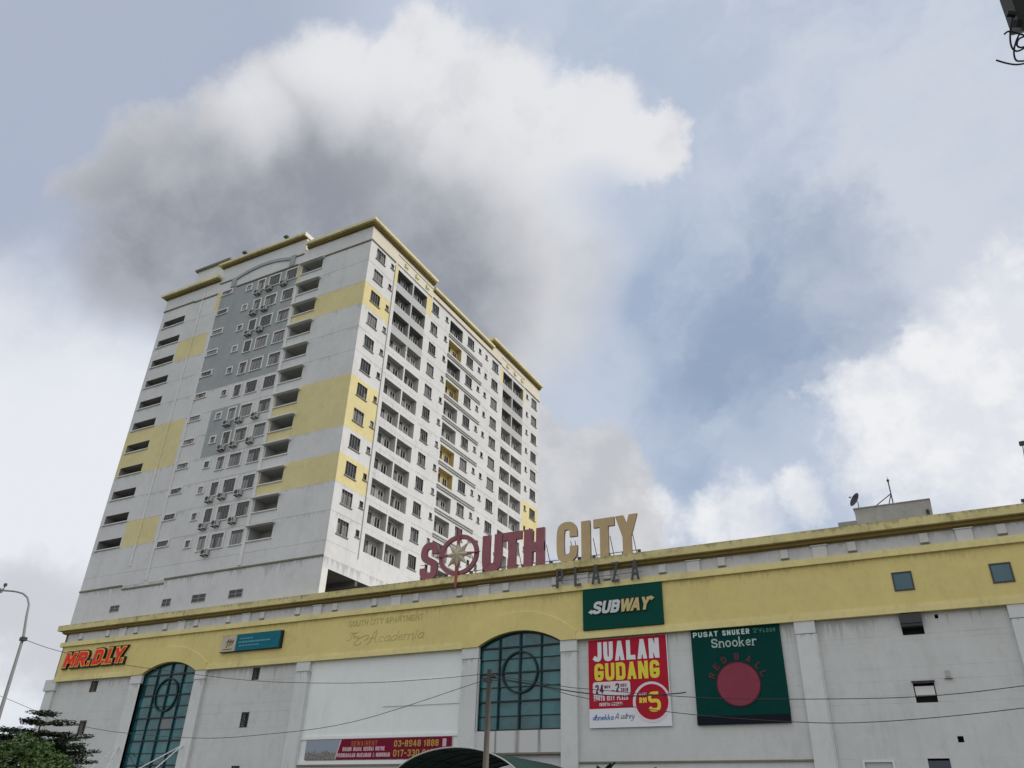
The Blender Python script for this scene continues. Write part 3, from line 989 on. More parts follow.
# open storey under the right wall, at the plaza roof
mb = MB()
mb.quad([(-60, 55.002, 22.8), (TX1, 55.0, 22.8), (TX1, TY1, 22.8), (-60, TY1, 22.8)], 0)
mb.quad([(-58, 55.1, 17), (-58, TY1, 17), (-58, TY1, 22.8), (-58, 55.1, 22.8)], 0)
mb.box(TX1 - 0.6, TX1 - 0.003, TY0 + 0.003, TY0 + 0.85, 17, 22.797, 1)
for y in (60, 65, 70, 76, 82, 88, 94):
    mb.box(-58, TX1 - 0.05, y, y + 0.35, 22.3, 22.797, 0)
for y in (66.0, 76.0, 86.0, 96.0):
    mb.box(TX1 - 0.7, TX1 - 0.06, y, y + 0.7, 17, 22.29, 0)
mb.box(-56.5, -55.6, 56.5, 75, 21.5, 22.2, 1)
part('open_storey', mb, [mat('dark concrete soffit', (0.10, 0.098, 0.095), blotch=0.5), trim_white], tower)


# window kinds (local: x along the wall, y outward is negative, z up from the bottom of the opening)
def window_meshes(tag, w, h, surround, nx, nz):
    f = MB()
    if surround:
        t, d = 0.16, 0.09
        f.box(-t, 0, -d, 0.02, -0.02, h + t, 0)
        f.box(w, w + t, -d, 0.02, -0.02, h + t, 0)
        f.box(0, w, -d, 0.02, h, h + t, 0)
        y0, y1, yp = -0.055, -0.03, -0.02
    else:
        y0, y1, yp = 0.06, 0.10, 0.12
        t = 0.06
        f.box(0, t, y0 - .02, y1, 0, h, 1)
        f.box(w - t, w, y0 - .02, y1, 0, h, 1)
        f.box(t, w - t, y0 - .02, y1, h - t, h, 1)
        f.box(t, w - t, y0 - .02, y1, 0, t, 1)
    for k in range(1, nx):
        x = w * k / nx
        f.box(x - .022, x + .022, y0, y1, 0.01, h - 0.01, 2)
    for k in range(1, nz):
        z = h * k / nz
        f.box(0.01, w - 0.01, y0 - .012, y1 - .002, z - .02, z + .02, 2)
    fm = f.mesh('window_' + tag, [trim_white, frame_dark, grille_grey])
    p = MB()
    p.quad([(0, yp, 0), (w, yp, 0), (w, yp, h), (0, yp, h)])
    pm = p.mesh('pane_' + tag, [curtain_pane])
    s = MB()
    if surround:
        s.box(-0.20, w + 0.20, -0.13, 0.02, -0.11, -0.022, 0)
    else:
        s.box(-0.10, w + 0.10, -0.13, 0.02, -0.09, -0.003, 0)
    sm = s.mesh('sill_' + tag, [trim_white if surround else side_sill])
    return fm, pm, sm


def set_window(kind, meshes, pos, rotz):
    o = put(kind, meshes[0], tower, pos, rotz)
    put('pane', meshes[1], o, absolute=False)
    put('sill', meshes[2], o, absolute=False)
    return o


WB = window_meshes('strip', 1.68, 0.60, True, 3, 1)
WC = window_meshes('vent', 0.72, 0.74, True, 1, 1)
WD = window_meshes('narrow', 1.05, 1.52, True, 2, 1)
WE = window_meshes('wide', 1.70, 1.52, True, 4, 1)
WR = window_meshes('side', 1.70, 1.53, False, 4, 1)
WS = window_meshes('side_vent', 0.60, 0.74, False, 1, 1)
for r in range(12):
    dz = H * r
    set_window('vent_window', WB, (-73.74, TY0, 27.63 + dz), 0)
    set_window('vent_window', WC, (-69.28, TY0, 27.02 + dz), 0)
    set_window('window', WD, (-67.32, TY0, 26.43 + dz), 0)
    set_window('window', WE, (-65.45, TY0, 26.43 + dz), 0)
    set_window('window', WE, (-62.68, TY0, 26.43 + dz), 0)
for r in range(12):
    dz = H * r
    for a, b in bigW:
        o = set_window('window', WR, (TX1, a, 26.42 + dz), R(90))
        o.scale = ((b - a) / 1.70, 1, 1)
    for a, b in smallW:
        set_window('vent_window', WS, (TX1, a, 26.98 + dz), R(90))

# low service windows above the plaza roof
for x0, x1, z0, z1 in ((-78.7, -77.3, 21.15, 21.75), (-70.65, -69.45, 21.0, 21.7), (-66.35, -64.5, 21.0, 21.72), (-61.25, -59.5, 20.95, 21.68)):
    f = MB()
    f.box(x0 - .06, x0, TY0 - .03, TY0 + .01, z0, z1 + .06)
    f.box(x1, x1 + .06, TY0 - .03, TY0 + .01, z0, z1 + .06)
    f.box(x0, x1, TY0 - .03, TY0 + .01, z1, z1 + .06)
    f.box((x0 + x1) / 2 - .02, (x0 + x1) / 2 + .02, TY0 - .025, TY0 + .01, z0, z1)
    f.box(x0, x1, TY0 - .02, TY0 + .01, (z0 + z1) / 2 - .015, (z0 + z1) / 2 + .015)
    f.box(x0 - .06, x1 + .06, TY0 - .05, TY0 + .01, z0 - .06, z0 - 0.001)
    o = part('service_window', f, [sill_mat], tower)
    p = MB()
    p.quad([(x0, TY0 - .01, z0), (x1, TY0 - .01, z0), (x1, TY0 - .01, z1), (x0, TY0 - .01, z1)])
    part('pane', p, [frame_dark], o)


# balconies
def balcony_mesh(tag, w, h, d, mats, extra=None, below=0.0):
    """recess behind an opening w by h (local: opening in the plane y=0, inside +y)"""
    m = MB()
    z0 = -below
    m.quad([(0, d, z0), (w, d, z0), (w, d, h), (0, d, h)], 0)
    m.quad([(0, 0.001, z0), (0, d, z0), (0, d, h), (0, 0.001, h)], 0)
    m.quad([(w, 0.001, z0), (w, 0.001, h), (w, d, h), (w, d, z0)], 1)
    m.quad([(0, 0.001, h), (0, d, h), (w, d, h), (w, 0.001, h)], 0)
    m.quad([(0, 0.001, z0), (w, 0.001, z0), (w, d, z0), (0, d, z0)], 0)
    if below:
        m.quad([(0, 0.15, z0), (w, 0.15, z0), (w, 0.15, 0), (0, 0.15, 0)], 0)
        m.quad([(0, 0.001, 0.0), (w, 0.001, 0.0), (w, 0.15, 0.0), (0, 0.15, 0.0)], 0)
    return m.mesh('balcony_' + tag, mats)


BA = balcony_mesh('slot', 4.0, 1.08, 2.6, [inner_dark, inner_dark])
BG = balcony_mesh('hooded', 3.2, 1.44, 1.7, [mat('hooded balcony wall', (0.46, 0.46, 0.45), blotch=0.2)] * 2, below=1.0)
s = MB()
s.box(-0.15, 4.12, -0.14, 0.02, -0.13, -0.02)
SA = s.mesh('sill_slot', [trim_white])
s = MB()
s.box(-0.15, 3.3, -0.14, 0.02, -0.13, -0.02)
SG = s.mesh('sill_hooded', [trim_white])
s = MB()
s.box(-0.32, 3.42, -0.48, 0.02, 1.445, 1.60, 0)
HG = s.mesh('hood_slab', [trim_white])
for r in range(11):
    o = put('balcony', BA, tower, (-84.15, TY0, 28.58 + H * r))
    put('sill', SA, o, absolute=False)
for r in range(12):
    o = put('balcony', BG, tower, (-60.25, TY0, 26.56 + H * r))
    put('sill', SG, o, absolute=False)
    put('hood_slab', HG, o, absolute=False)
rmesh = {}
for k, (a, b) in enumerate(bayY):
    w = b - a
    mid = 71 < a < 76
    rmesh[k, 0] = balcony_mesh('side%d' % k, w, 1.92, 0.75, [inner_wall, inner_sunlit], below=1.0)
    rmesh[k, 2] = balcony_mesh('side_shaded%d' % k, w, 1.92, 0.75, [inner_shaded, inner_wall], below=1.0)
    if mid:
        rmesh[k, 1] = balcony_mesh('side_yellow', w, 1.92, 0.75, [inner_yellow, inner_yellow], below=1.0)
    g = MB()
    d = 0.73
    g.quad([(0.60, d, -0.1), (1.45, d, -0.1), (1.45, d, 1.62), (0.60, d, 1.62)], 0)
    g.box(1.00, 1.04, d - .04, d + .015, -0.1, 1.62, 1)
    g.box(0.55, 0.60, d - .05, d + .015, -0.1, 1.67, 1)
    g.box(1.45, 1.50, d - .05, d + .015, -0.1, 1.67, 1)
    rmesh[k, 'w'] = g.mesh('balcony_window', [curtain_pane, grille_grey])
    g = MB()
    g.quad([(w - 1.15, d, -1.0), (w - 0.25, d, -1.0), (w - 0.25, d, 1.40), (w - 1.15, d, 1.40)], 0)
    g.box(w - 1.21, w - 1.15, d - .05, d + .015, -1.0, 1.46, 1)
    g.box(w - 0.25, w - 0.19, d - .05, d + .015, -1.0, 1.46, 1)
    g.box(w - 0.72, w - 0.68, d - .04, d + .015, -1.0, 1.40, 1)
    rmesh[k, 'd'] = g.mesh('balcony_door', [curtain_pane, trim_white])
    for r in range(12):
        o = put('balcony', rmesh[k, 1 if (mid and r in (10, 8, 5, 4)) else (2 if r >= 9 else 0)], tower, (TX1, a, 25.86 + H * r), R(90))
        put('window', rmesh[k, 'w'], o, absolute=False)
        put('door', rmesh[k, 'd'], o, absolute=False)

# air conditioners under the front windows
f = MB()
f.box(-0.42, 0.42, -0.50, -0.16, 0.0, 0.60)
AC_BODY = f.mesh('casing', [ac_white])
f = MB()
ring = [(-0.1 + 0.24 * math.cos(2 * math.pi * k / 16), 0.3 + 0.24 * math.sin(2 * math.pi * k / 16)) for k in range(16)]
f.prism(ring, -0.515, -0.49, 0)
f.box(0.22, 0.36, -0.51, -0.49, 0.1, 0.5)
AC_FAN = f.mesh('fan_grille', [ac_dark])
f = MB()
f.box(-0.36, -0.28, -0.5, 0.0, -0.09, -0.005)
f.box(0.28, 0.36, -0.5, 0.0, -0.09, -0.005)
AC_BR = f.mesh('bracket', [dark_steel])
ORD = ['top', 'second', 'third', 'fourth', 'fifth', 'sixth', 'seventh', 'eighth', 'ninth', 'tenth', 'eleventh', 'lowest']
WIN = {'D': (-67.0, 'narrow left window'), 'E': (-65.15, 'middle window'), 'F': (-62.75, 'right window'), 'M': (-65.75, 'gap left of the middle window')}
for r, cols in ((11, 'DEF'), (10, 'DE'), (9, 'DE'), (5, 'DEF'), (4, 'DEF'), (2, 'DEF'), (1, 'DEF'), (0, 'M')):
    for c in cols:
        x, where = WIN[c]
        t = thing('air_conditioner', 'air conditioner under the %s, %s row of tower front' % (where, ORD[11 - r]), 'air conditioner',
                  (x, TY0, 25.62 + H * r + (0.05 if c == 'D' else 0.12)), 'air conditioners on the tower front')
        put('casing', AC_BODY, t, absolute=False)
        put('fan_grille', AC_FAN, t, absolute=False)
        put('bracket', AC_BR, t, absolute=False)

# small roof lamps along the arch cornice
for x, word in ((-71.0, 'left'), (-63.85, 'right')):
    t = thing('roof_lamp', 'small dark lamp on the %s half of the raised middle cornice of the tower' % word, 'lamp', (x, TY0 - 0.4, 66.52), 'roof lamps on the tower')
    m = MB()
    m.tube([(0, 0, 0), (0, 0, 0.5)], 0.05, 6)
    put('stem', m.mesh('stem', [dark_steel]), t, absolute=False)
    m = MB()
    m.box(-0.28, 0.28, -0.2, 0.2, 0.5, 0.72)
    put('lamp_head', m.mesh('lamp_head', [dark_steel]), t, absolute=False)

# ------------------------------------------------------------------ shopping plaza
PX0, PX1 = -84.1, 46.0
WY, BY, FY = 54.5, 54.2, 54.45          # wall, band, frieze planes
plaza = thing('shopping_plaza', 'long low shopping plaza with a yellow band over white walls and arched teal windows', 'building', (-20, 65, 0))
ARCH = [(-69.92, -62.63), (-32.13, -25.18)]
PIERS = [(-71.45, -69.92), (-62.63, -61.33), (-50.3, -48.9), (-33.58, -32.13), (-25.18, -23.92), (-8.6, -7.4), (3.4, 4.65), (16.5, 17.75), (29.5, 30.75)]
ZB = 14.17


def arch_z(x, a, b, zs=14.2, rise=0.95):
    c, hw = (a + b) / 2, (b - a) / 2
    k = (x - c) / hw
    # segmental arch
    Rr = (hw * hw + rise * rise) / (2 * rise)
    return zs + math.sqrt(max(0, Rr * Rr - (x - c) ** 2)) - (Rr - rise)


# lower wall with dark openings
opens = [(-77.65, -76.62, 12.95, 14.02), (-77.75, -76.75, 8.95, 10.3), (-55.65, -54.85, 13.0, 14.05), (-56.05, -55.2, 9.1, 10.35), (-56.1, -55.2, 4.9, 6.1),
         (-2.42, -1.2, 12.9, 14.1), (-2.45, -1.3, 9.06, 10.19), (-0.75, -0.44, 6.92, 7.25), (-2.5, -1.38, 4.9, 6.12), (-0.48, -0.28, 13.75, 14.0), (-5.85, -4.35, 4.5, 5.95)]
gaps = [(a, b, 0, 20) for a, b in ARCH]
us = sorted(set([PX0, PX1, -48.9, -33.58, -40.94, -23.92, -8.6] + [q for o in opens + gaps for q in o[:2]]))
vs = sorted(set([0.1, 14.2, 6.12, 11.05, 11.09, 8.22, 12.6, 12.63, 9.5, 9.53] + [q for o in opens for q in o[2:]]))
mb = MB()
for i in range(len(us) - 1):
    for j in range(len(vs) - 1):
        u, z = (us[i] + us[i + 1]) / 2, (vs[j] + vs[j + 1]) / 2
        if any(h[0] < u < h[1] and h[2] < z < h[3] for h in opens + gaps):
            continue
        m_ = 0
        if -48.9 < u < -33.58 and z > 6.12:
            m_ = 1
        elif vs[j + 1] - vs[j] < 0.05:
            m_ = 2
        mb.quad([(us[i], WY, vs[j]), (us[i + 1], WY, vs[j]), (us[i + 1], WY, vs[j + 1]), (us[i], WY, vs[j + 1])], m_)
for a, b, c, d in opens:
    y0, y1 = WY, WY + 0.5
    mb.quad([(a, y1, c), (b, y1, c), (b, y1, d), (a, y1, d)], 3)
    mb.quad([(a, y0, c), (a, y1, c), (a, y1, d), (a, y0, d)], 0)
    mb.quad([(b, y0, c), (b, y0, d), (b, y1, d), (b, y1, c)], 0)
    mb.quad([(a, y0, d), (a, y1, d), (b, y1, d), (b, y0, d)], 0)
    mb.quad([(a, y0, c), (b, y0, c), (b, y1, c), (a, y1, c)], 0)
# side walls and rear
mb.quad([(PX0, 110, 0.1), (PX0, WY, 0.1), (PX0, WY, 14.2), (PX0, 110, 14.2)], 0)
mb.quad([(PX1, WY, 0.1), (PX1, 110, 0.1), (PX1, 110, 19.4), (PX1, WY, 19.4)], 0)
mb.quad([(PX1, 110, 0.1), (PX0, 110, 0.1), (PX0, 110, 19.4), (PX1, 110, 19.4)], 0)
part('wall', mb, [pod_white, pod_fresh, pod_joint, black_hole], plaza)

mb = MB()
mb.quad([(PX0, FY, 19.2), (PX1, FY, 19.2), (PX1, 110, 19.2), (PX0, 110, 19.2)])
part('roof', mb, [concrete], plaza)

# raised panel, ledges round the rental banner
mb = MB()
mb.box(-40.94, -33.6, WY - 0.07, WY + .01, 10.25, 12.15)
part('raised_panel', mb, [pod_fresh], plaza)
for x0, x1, d, z0, z1, m_ in ((-48.88, -33.6, 0.16, 6.0, 6.12, ledge_dark), (-48.88, -33.6, 0.10, 6.123, 6.4, pod_fresh), (-48.88, -33.6, 0.10, 7.97, 8.2, pod_fresh), (-23.9, -8.62, 0.12, 6.02, 6.13, ledge_dark)):
    mb = MB()
    mb.box(x0, x1, WY - d, WY + .01, z0, z1)
    part('wall_ledge', mb, [m_], plaza)

# piers
for i, (a, b) in enumerate(PIERS):
    mb = MB()
    mb.box(a, b, BY + 0.003, WY + .01, 0.1, 13.35)
    mb.box(a - .03, b + .03, BY - 0.03, WY + .01, 13.38, 14.165)
    if i in (2, 3, 5):
        mb.box(b + 0.003, b + 0.09, BY + 0.06, WY + .01, 0.1, 13.34)
    part('pier', mb, [pod_pier], plaza)
mb = MB()
mb.box(-84.75, -82.95, BY - 0.05, WY + 0.6, 13.3, 14.4)
mb.box(-84.45, -83.1, BY + 0.06, WY + 0.4, 0.1, 13.297)
part('corner_pier', mb, [pod_pier], plaza)

# yellow band with arched cut-outs
mb = MB()
xs = [-83.4]
for a, b in ARCH:
    xs += [a + (b - a) * k / 24 for k in range(25)]
xs += [PX1]
for i in range(len(xs) - 1):
    a, b = xs[i], xs[i + 1]
    inside = any(p - 1e-6 <= a and b <= q + 1e-6 for p, q in ARCH)
    if inside:
        p, q = next((p, q) for p, q in ARCH if p - 1e-6 <= a and b <= q + 1e-6)
        za, zb = arch_z(a, p, q), arch_z(b, p, q)
    else:
        za = zb = ZB
    mb.quad([(a, BY, za), (b, BY, zb), (b, BY, 17.75), (a, BY, 17.75)], 0)
    mb.quad([(a, BY, za), (a, WY + 0.35, za), (b, WY + 0.35, zb), (b, BY, zb)], 0)
mb.quad([(-83.4, 70, ZB), (-83.4, BY, ZB), (-83.4, BY, 17.75), (-83.4, 70, 17.75)], 0)
part('yellow_band', mb, [pod_yellow], plaza)
# lower roll of the band, broken at the arches, and arch trims
mb = MB()
edges = [-83.45]
for a, b in ((-71.45, -61.33), (-33.58, -23.92)):
    edges += [a, b]
edges += [PX1]
for i in range(0, len(edges), 2):
    mb.box(edges[i], edges[i + 1], BY - 0.10, BY + 0.02, 14.15, 14.5)
    mb.box(edges[i], edges[i + 1], BY - 0.05, BY + 0.02, 14.503, 14.66)
for (a, b), (oa, ob) in zip(ARCH, ((-71.45, -61.33), (-33.58, -23.92))):
    n = 24
    for k in range(n):
        t0, t1 = k / n, (k + 1) / n
        i0, i1 = a + (b - a) * t0, a + (b - a) * t1
        o0, o1 = oa + (ob - oa) * t0, oa + (ob - oa) * t1
        zi0, zi1 = arch_z(i0, a, b), arch_z(i1, a, b)
        zo0, zo1 = arch_z(o0, oa, ob, 14.75, 1.8), arch_z(o1, oa, ob, 14.75, 1.8)
        y = BY - 0.13
        mb.quad([(i0, y, zi0), (i1, y, zi1), (o1, y, zo1), (o0, y, zo0)], 1)
        mb.quad([(o0, y, zo0), (o1, y, zo1), (o1, BY, zo1 + .05), (o0, BY, zo0 + .05)], 0)
        mb.quad([(i0, y, zi0), (i0, BY + .01, zi0), (i1, BY + .01, zi1), (i1, y, zi1)], 1)
    for e0, e1 in ((oa, a), (b, ob)):
        mb.box(e0, e1, BY - 0.13, BY + 0.01, 14.172, 14.2, 1)
        mb.quad([(e0, BY - .13, 14.2), (e1, BY - .13, 14.2), (e1, BY - .13, 14.75 if e1 == ob else 14.2), (e0, BY - .13, 14.75 if e0 == oa else 14.2)], 1)
        xe = oa if e0 == oa else ob
        mb.quad([(xe, BY - .13, 14.2), (xe, BY + .01, 14.2), (xe, BY + .01, 14.75), (xe, BY - .13, 14.75)], 1)
part('band_moulding', mb, [pod_trim, pod_yellow], plaza)

# lower cornice, frieze, blocks, top cornice
mb = MB()
mb.box(-83.90, PX1, BY - 0.20, FY + .3, 17.68, 18.11, 0)
part('lower_cornice', mb, [pod_trim], plaza)
mb = MB()
mb.quad([(PX0 + .5, FY, 18.0), (PX1, FY, 18.0), (PX1, FY, 19.1), (PX0 + .5, FY, 19.1)])
mb.quad([(PX0 + .5, 70, 18.2), (PX0 + .5, FY, 18.2), (PX0 + .5, FY, 19.1), (PX0 + .5, 70, 19.1)])
part('frieze', mb, [pod_frieze], plaza)
f = MB()
f.box(-0.25, 0.25, -0.10, 0.01, 0.03, 0.62)
f.box(-0.27, 0.27, -0.12, 0.01, -0.05, 0.028, 1)  # dark strip painted in as the shadow under the block
BLK = f.mesh('frieze_block', [frieze_light, ledge_dark])
for k in range(30):
    put('frieze_block', BLK, plaza, (-81.38 + 4.28 * k, FY, 18.38))
f = MB()
f.box(-0.46, 0.46, -0.12, 0.01, -0.1, 0.738)
f.box(-0.54, 0.54, -0.20, 0.01, 0.74, 0.80)
CAP = f.mesh('frieze_pilaster', [frieze_light])
for k in range(15):
    put('frieze_pilaster', CAP, plaza, (-74.75 + 8.55 * k, FY, 18.223))
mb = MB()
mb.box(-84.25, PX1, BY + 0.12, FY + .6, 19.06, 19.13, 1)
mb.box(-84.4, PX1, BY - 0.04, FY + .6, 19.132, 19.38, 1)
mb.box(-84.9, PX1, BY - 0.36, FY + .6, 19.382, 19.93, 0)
part('top_cornice', mb, [pod_top, cornice_shaded_ochre], plaza)

# arched windows
for (a, b), zbot, word in zip(ARCH, (0.6, 8.2), ('left', 'middle')):
    YG = WY + 0.05 + 0.0
    YG = BY + 0.35
    c = (a + b) / 2
    mb = MB()
    t = 0.13
    hz = [h for h in (14.05, 12.2, 10.2, 8.25, 6.2, 4.2, 2.2) if h > zbot]
    ht = [h for h in (13.2, 11.2, 9.2, 7.2, 5.2, 3.2) if h > zbot]
    for z in hz:
        mb.box(a, b, YG - 0.09, YG, z - .055, z + .055)
    for z in ht:
        mb.box(a, b, YG - 0.045, YG, z - .03, z + .03)
    for x in (c - 1.76, c, c + 1.76):
        w = 0.07 if x == c else 0.045
        mb.box(x - w, x + w, YG - 0.11, YG + .0, zbot, arch_z(x, a, b) - 0.02)
    for x in (a, b - 0.10):
        mb.box(x, x + 0.10, YG - 0.12, YG, zbot, 14.15)
    mb.ribbon([(a + (b - a) * k / 20, arch_z(a + (b - a) * k / 20, a, b) - 0.06) for k in range(21)], 0.13, YG - 0.12, YG, caps=False)
    mb.ribbon([(c + 1.45 * math.cos(2 * math.pi * k / 40), 12.22 + 1.45 * math.sin(2 * math.pi * k / 40)) for k in range(40)], 0.13, YG - 0.13, YG, closed=True)
    w = part('arched_window', mb, [teal_glass_frame], plaza, label='%s arched teal glass window' % word)
    mb = MB()
    rg = random.Random(int(c * 10))
    cols = [a, c - 1.76, c, c + 1.76, b]
    rows = sorted(set([zbot] + hz[1:] + ht)) + [13.9]
    for q in range(4):
        for w_ in range(len(rows)):
            tx_, tz_ = rg.gauss(0, .012), rg.gauss(0, .012)
            oy = rg.uniform(0.03, 0.05)
            zb0 = rows[w_]
            nn_ = 1 if w_ < len(rows) - 1 else 5
            for k in range(nn_):
                x0, x1 = cols[q] + (cols[q + 1] - cols[q]) * k / nn_, cols[q] + (cols[q + 1] - cols[q]) * (k + 1) / nn_
                z0_, z1_ = (rows[w_ + 1],) * 2 if nn_ == 1 else (arch_z(x0, a, b), arch_z(x1, a, b))
                f = lambda X, Z: (X, YG + oy + tx_ * (X - cols[q] - .9) + tz_ * (Z - zb0 - .5), Z)
                mb.quad([f(x0, zb0), f(x1, zb0), f(x1, z1_), f(x0, z0_)])
    part('glass', mb, [teal_glass], w)
    if word == 'left':
        mb = MB()
        mb.quad([(c + .06, YG - .01, 8.32), (c + 1.7, YG - .01, 8.32), (c + 1.7, YG - .01, 10.1), (c + .06, YG - .01, 9.12 + .98)])
        mb = MB()
        mb.quad([(c + .09, YG - .012, 9.24), (c + 1.70, YG - .012, 9.24), (c + 1.70, YG - .012, 10.13), (c + .09, YG - .012, 10.13)])
        part('grey_panel', mb, [mat('dull grey panel', (0.16, 0.17, 0.18), rough=0.3)], w)
    # jambs
    mb = MB()
    mb.quad([(a, BY, zbot), (a, YG + .2, zbot), (a, YG + .2, 14.2), (a, BY, 14.2)])
    mb.quad([(b, BY, zbot), (b, BY, 14.2), (b, YG + .2, 14.2), (b, YG + .2, zbot)])
    part('jamb', mb, [pod_pier], w)

# spandrel below the middle arched window, with run-off stains under its mullions
sp = bpy.data.materials.new('stained spandrel paint')
sp.use_nodes = True
N = NT(sp.node_tree)
bs = sp.node_tree.nodes['Principled BSDF']
bs.inputs['Roughness'].default_value = 0.85
geo = N.new('ShaderNodeNewGeometry')
sx = N.new('ShaderNodeSeparateXYZ')
N.put(sx.inputs[0], geo.outputs['Position'])
stain = None
for x0, wd in ((-30.42, 0.16), (-28.66, 0.30), (-26.9, 0.22)):
    d = N.m('ABSOLUTE', N.m('SUBTRACT', sx.outputs[0], x0))
    q = N.sstep(d, 0.0, wd, 1.0, 0.0)
    stain = q if stain is None else N.m('MAXIMUM', stain, q)
nn = N.noise(N.vm('MULTIPLY', geo.outputs['Position'], (6, 6, 0.6)), 1.0, 4.0, 0.6)
N.put(bs.inputs['Base Color'], N.mix(N.m('MULTIPLY', stain, N.sstep(nn, 0.25, 0.7, 0.3, 0.95)), (0.57, 0.57, 0.56, 1), (0.15, 0.15, 0.145, 1)))
mb = MB()
mb.box(-32.13, -25.18, BY + 0.12, WY + .2, 6.75, 8.198)
mb.box(-32.13, -25.18, BY + 0.04, WY + .2, 6.62, 6.747, 1)
mb.box(-32.13, -25.18, WY + .1, WY + .3, 0.1, 6.617, 2)
part('spandrel', mb, [sp, ledge_dark, pod_white], plaza)

# two small square windows in the band
for x0, x1, z0, z1 in ((-2.34, -1.19, 15.49, 16.66), (3.02, 4.16, 15.42, 16.6)):
    mb = MB()
    t = 0.09
    mb.box(x0, x0 + t, BY - .05, BY + .02, z0, z1)
    mb.box(x1 - t, x1, BY - .05, BY + .02, z0, z1)
    mb.box(x0 + t, x1 - t, BY - .05, BY + .02, z1 - t, z1)
    mb.box(x0 + t, x1 - t, BY - .05, BY + .02, z0, z0 + t)
    o = part('band_window', mb, [frame_dark], plaza)
    mb = MB()
    mb.quad([(x0 + t, BY - .012, z0 + t), (x1 - t, BY - .012, z0 + t), (x1 - t, BY - .012, z1 - t), (x0 + t, BY - .012, z1 - t)])
    part('pane', mb, [small_teal_glass], o)
# louvres in the wall openings
for (a, b, c, d), kind in zip(opens, ('g', 'g', 'g', 'g', 'g', 'h', 'w', 'n', 'p', 'n', 'f')):
    mb = MB()
    if kind == 'g':
        mb.box(a, a + .05, WY - .04, WY + .06, c, d)
        mb.box(b - .05, b, WY - .04, WY + .06, c, d)
        n = 6
        for k in range(n):
            z = c + (d - c) * (k + .5) / n
            mb.box(a + .05, b - .05, WY - .01, WY + .05, z - .03, z + .03)
        part('louvre', mb, [mat('brown louvre', (0.10, 0.085, 0.07), rough=0.7) if a < -77 else dark_steel], plaza)
    elif kind == 'h':
        mb.box(a, b, WY - 0.35, WY + 0.4, c + .45, d - 0.01, 0)
        mb.box(a + .02, b - .02, WY - 0.42, WY - .352, c + .62, d - .2, 0)
        part('vent_hood', mb, [dark_steel], plaza)
    elif kind == 'w':
        mb.box(a + .06, b - .06, WY + .05, WY + .45, c + .42, d - .22, 0)
        part('white_vent_unit', mb, [trim_white], plaza)
        mb = MB()
        mb.box(a - .05, b + .05, WY - .22, WY + .02, d, d + .05)
        part('vent_lintel', mb, [dark_steel], plaza)
    elif kind == 'p':
        mb.box(a, b, WY - 0.02, WY + .1, c, d - .12, 0)
        part('shutter_panel', mb, [mat('blue grey shutter', (0.06, 0.07, 0.09), rough=0.5)], plaza)
    elif kind == 'f':
        mb.box(a - .12, a, WY - .06, WY + .02, c, d + .12)
        mb.box(b, b + .12, WY - .06, WY + .02, c, d + .12)
        mb.box(a, b, WY - .06, WY + .02, d, d + .12)
        o = part('white_framed_window', mb, [trim_white], plaza)
        mb = MB()
        mb.quad([(a, WY + .05, c), (b, WY + .05, c), (b, WY + .05, d), (a, WY + .05, d)])
        part('pane', mb, [mat('pale blind', (0.45, 0.46, 0.45))], o)
# number plate sized vent
mb = MB()
mb.box(-0.62, -0.36, WY - .04, WY + .01, 10.42, 10.76, 0)
mb.box(-0.70, -0.28, WY - .12, WY + .01, 10.30, 10.34, 1)
part('wall_vent', mb, [sill_mat, ledge_dark], plaza)
# ghost of removed letters on the band
mb = MB()
write(mb, 'SOUTH CITY APARTMENT', -45.15, -37.5, 16.72, 0.50, 0.085, BY - 0.012, BY + .005, 0)
write(mb, 'The', -45.1, -43.9, 15.58, 0.55, 0.055, BY - 0.012, BY + .005, 0, slant=0.3)if False else None
mb.ribbon(chaikin([(-45.1, 15.62), (-44.85, 15.6), (-44.55, 16.15), (-44.3, 16.2)], 2), 0.06, BY - .012, BY + .005)
mb.ribbon(chaikin([(-44.75, 16.2), (-44.3, 16.12), (-44.0, 16.25)], 2), 0.06, BY - .016, BY + .005)
mb.ribbon(chaikin([(-44.3, 16.22), (-44.5, 15.7), (-44.25, 15.95), (-44.15, 15.7)], 1), 0.05, BY - .02, BY + .005)
mb.ribbon(chaikin([(-44.1, 15.8), (-43.95, 15.95), (-44.05, 15.7), (-43.85, 15.72)], 1), 0.05, BY - .012, BY + .005)
# flourished capital
mb.ribbon(chaikin([(-43.6, 15.35), (-43.95, 15.12), (-44.35, 15.2), (-44.2, 15.5), (-43.5, 15.85), (-42.9, 15.95), (-42.95, 15.6), (-43.3, 15.5)], 2), 0.07, BY - .012, BY + .005)
mb.ribbon(chaikin([(-43.0, 15.15), (-42.7, 15.3), (-42.3, 16.1), (-42.05, 16.3), (-42.1, 15.9), (-42.25, 15.35), (-42.0, 15.25)], 2), 0.07, BY - .017, BY + .005)
mb.ribbon([(-42.75, 15.62), (-42.15, 15.66)], 0.05, BY - .02, BY + .005)
x = -41.85
for ch, w in zip('cademia', (.45, .55, .6, .5, .95, .22, .55)):
    glyph(mb, ch, x, 15.22, w, 0.74, 0.07, BY - .012, BY + .005, 0, None, lambda X, Y, Z: (X + 0.30 * (Z - 15.22), Y, Z))
    x += w + 0.10
part('letter_marks', mb, [ghost_paint], plaza, label='faded marks of removed lettering on the yellow band')

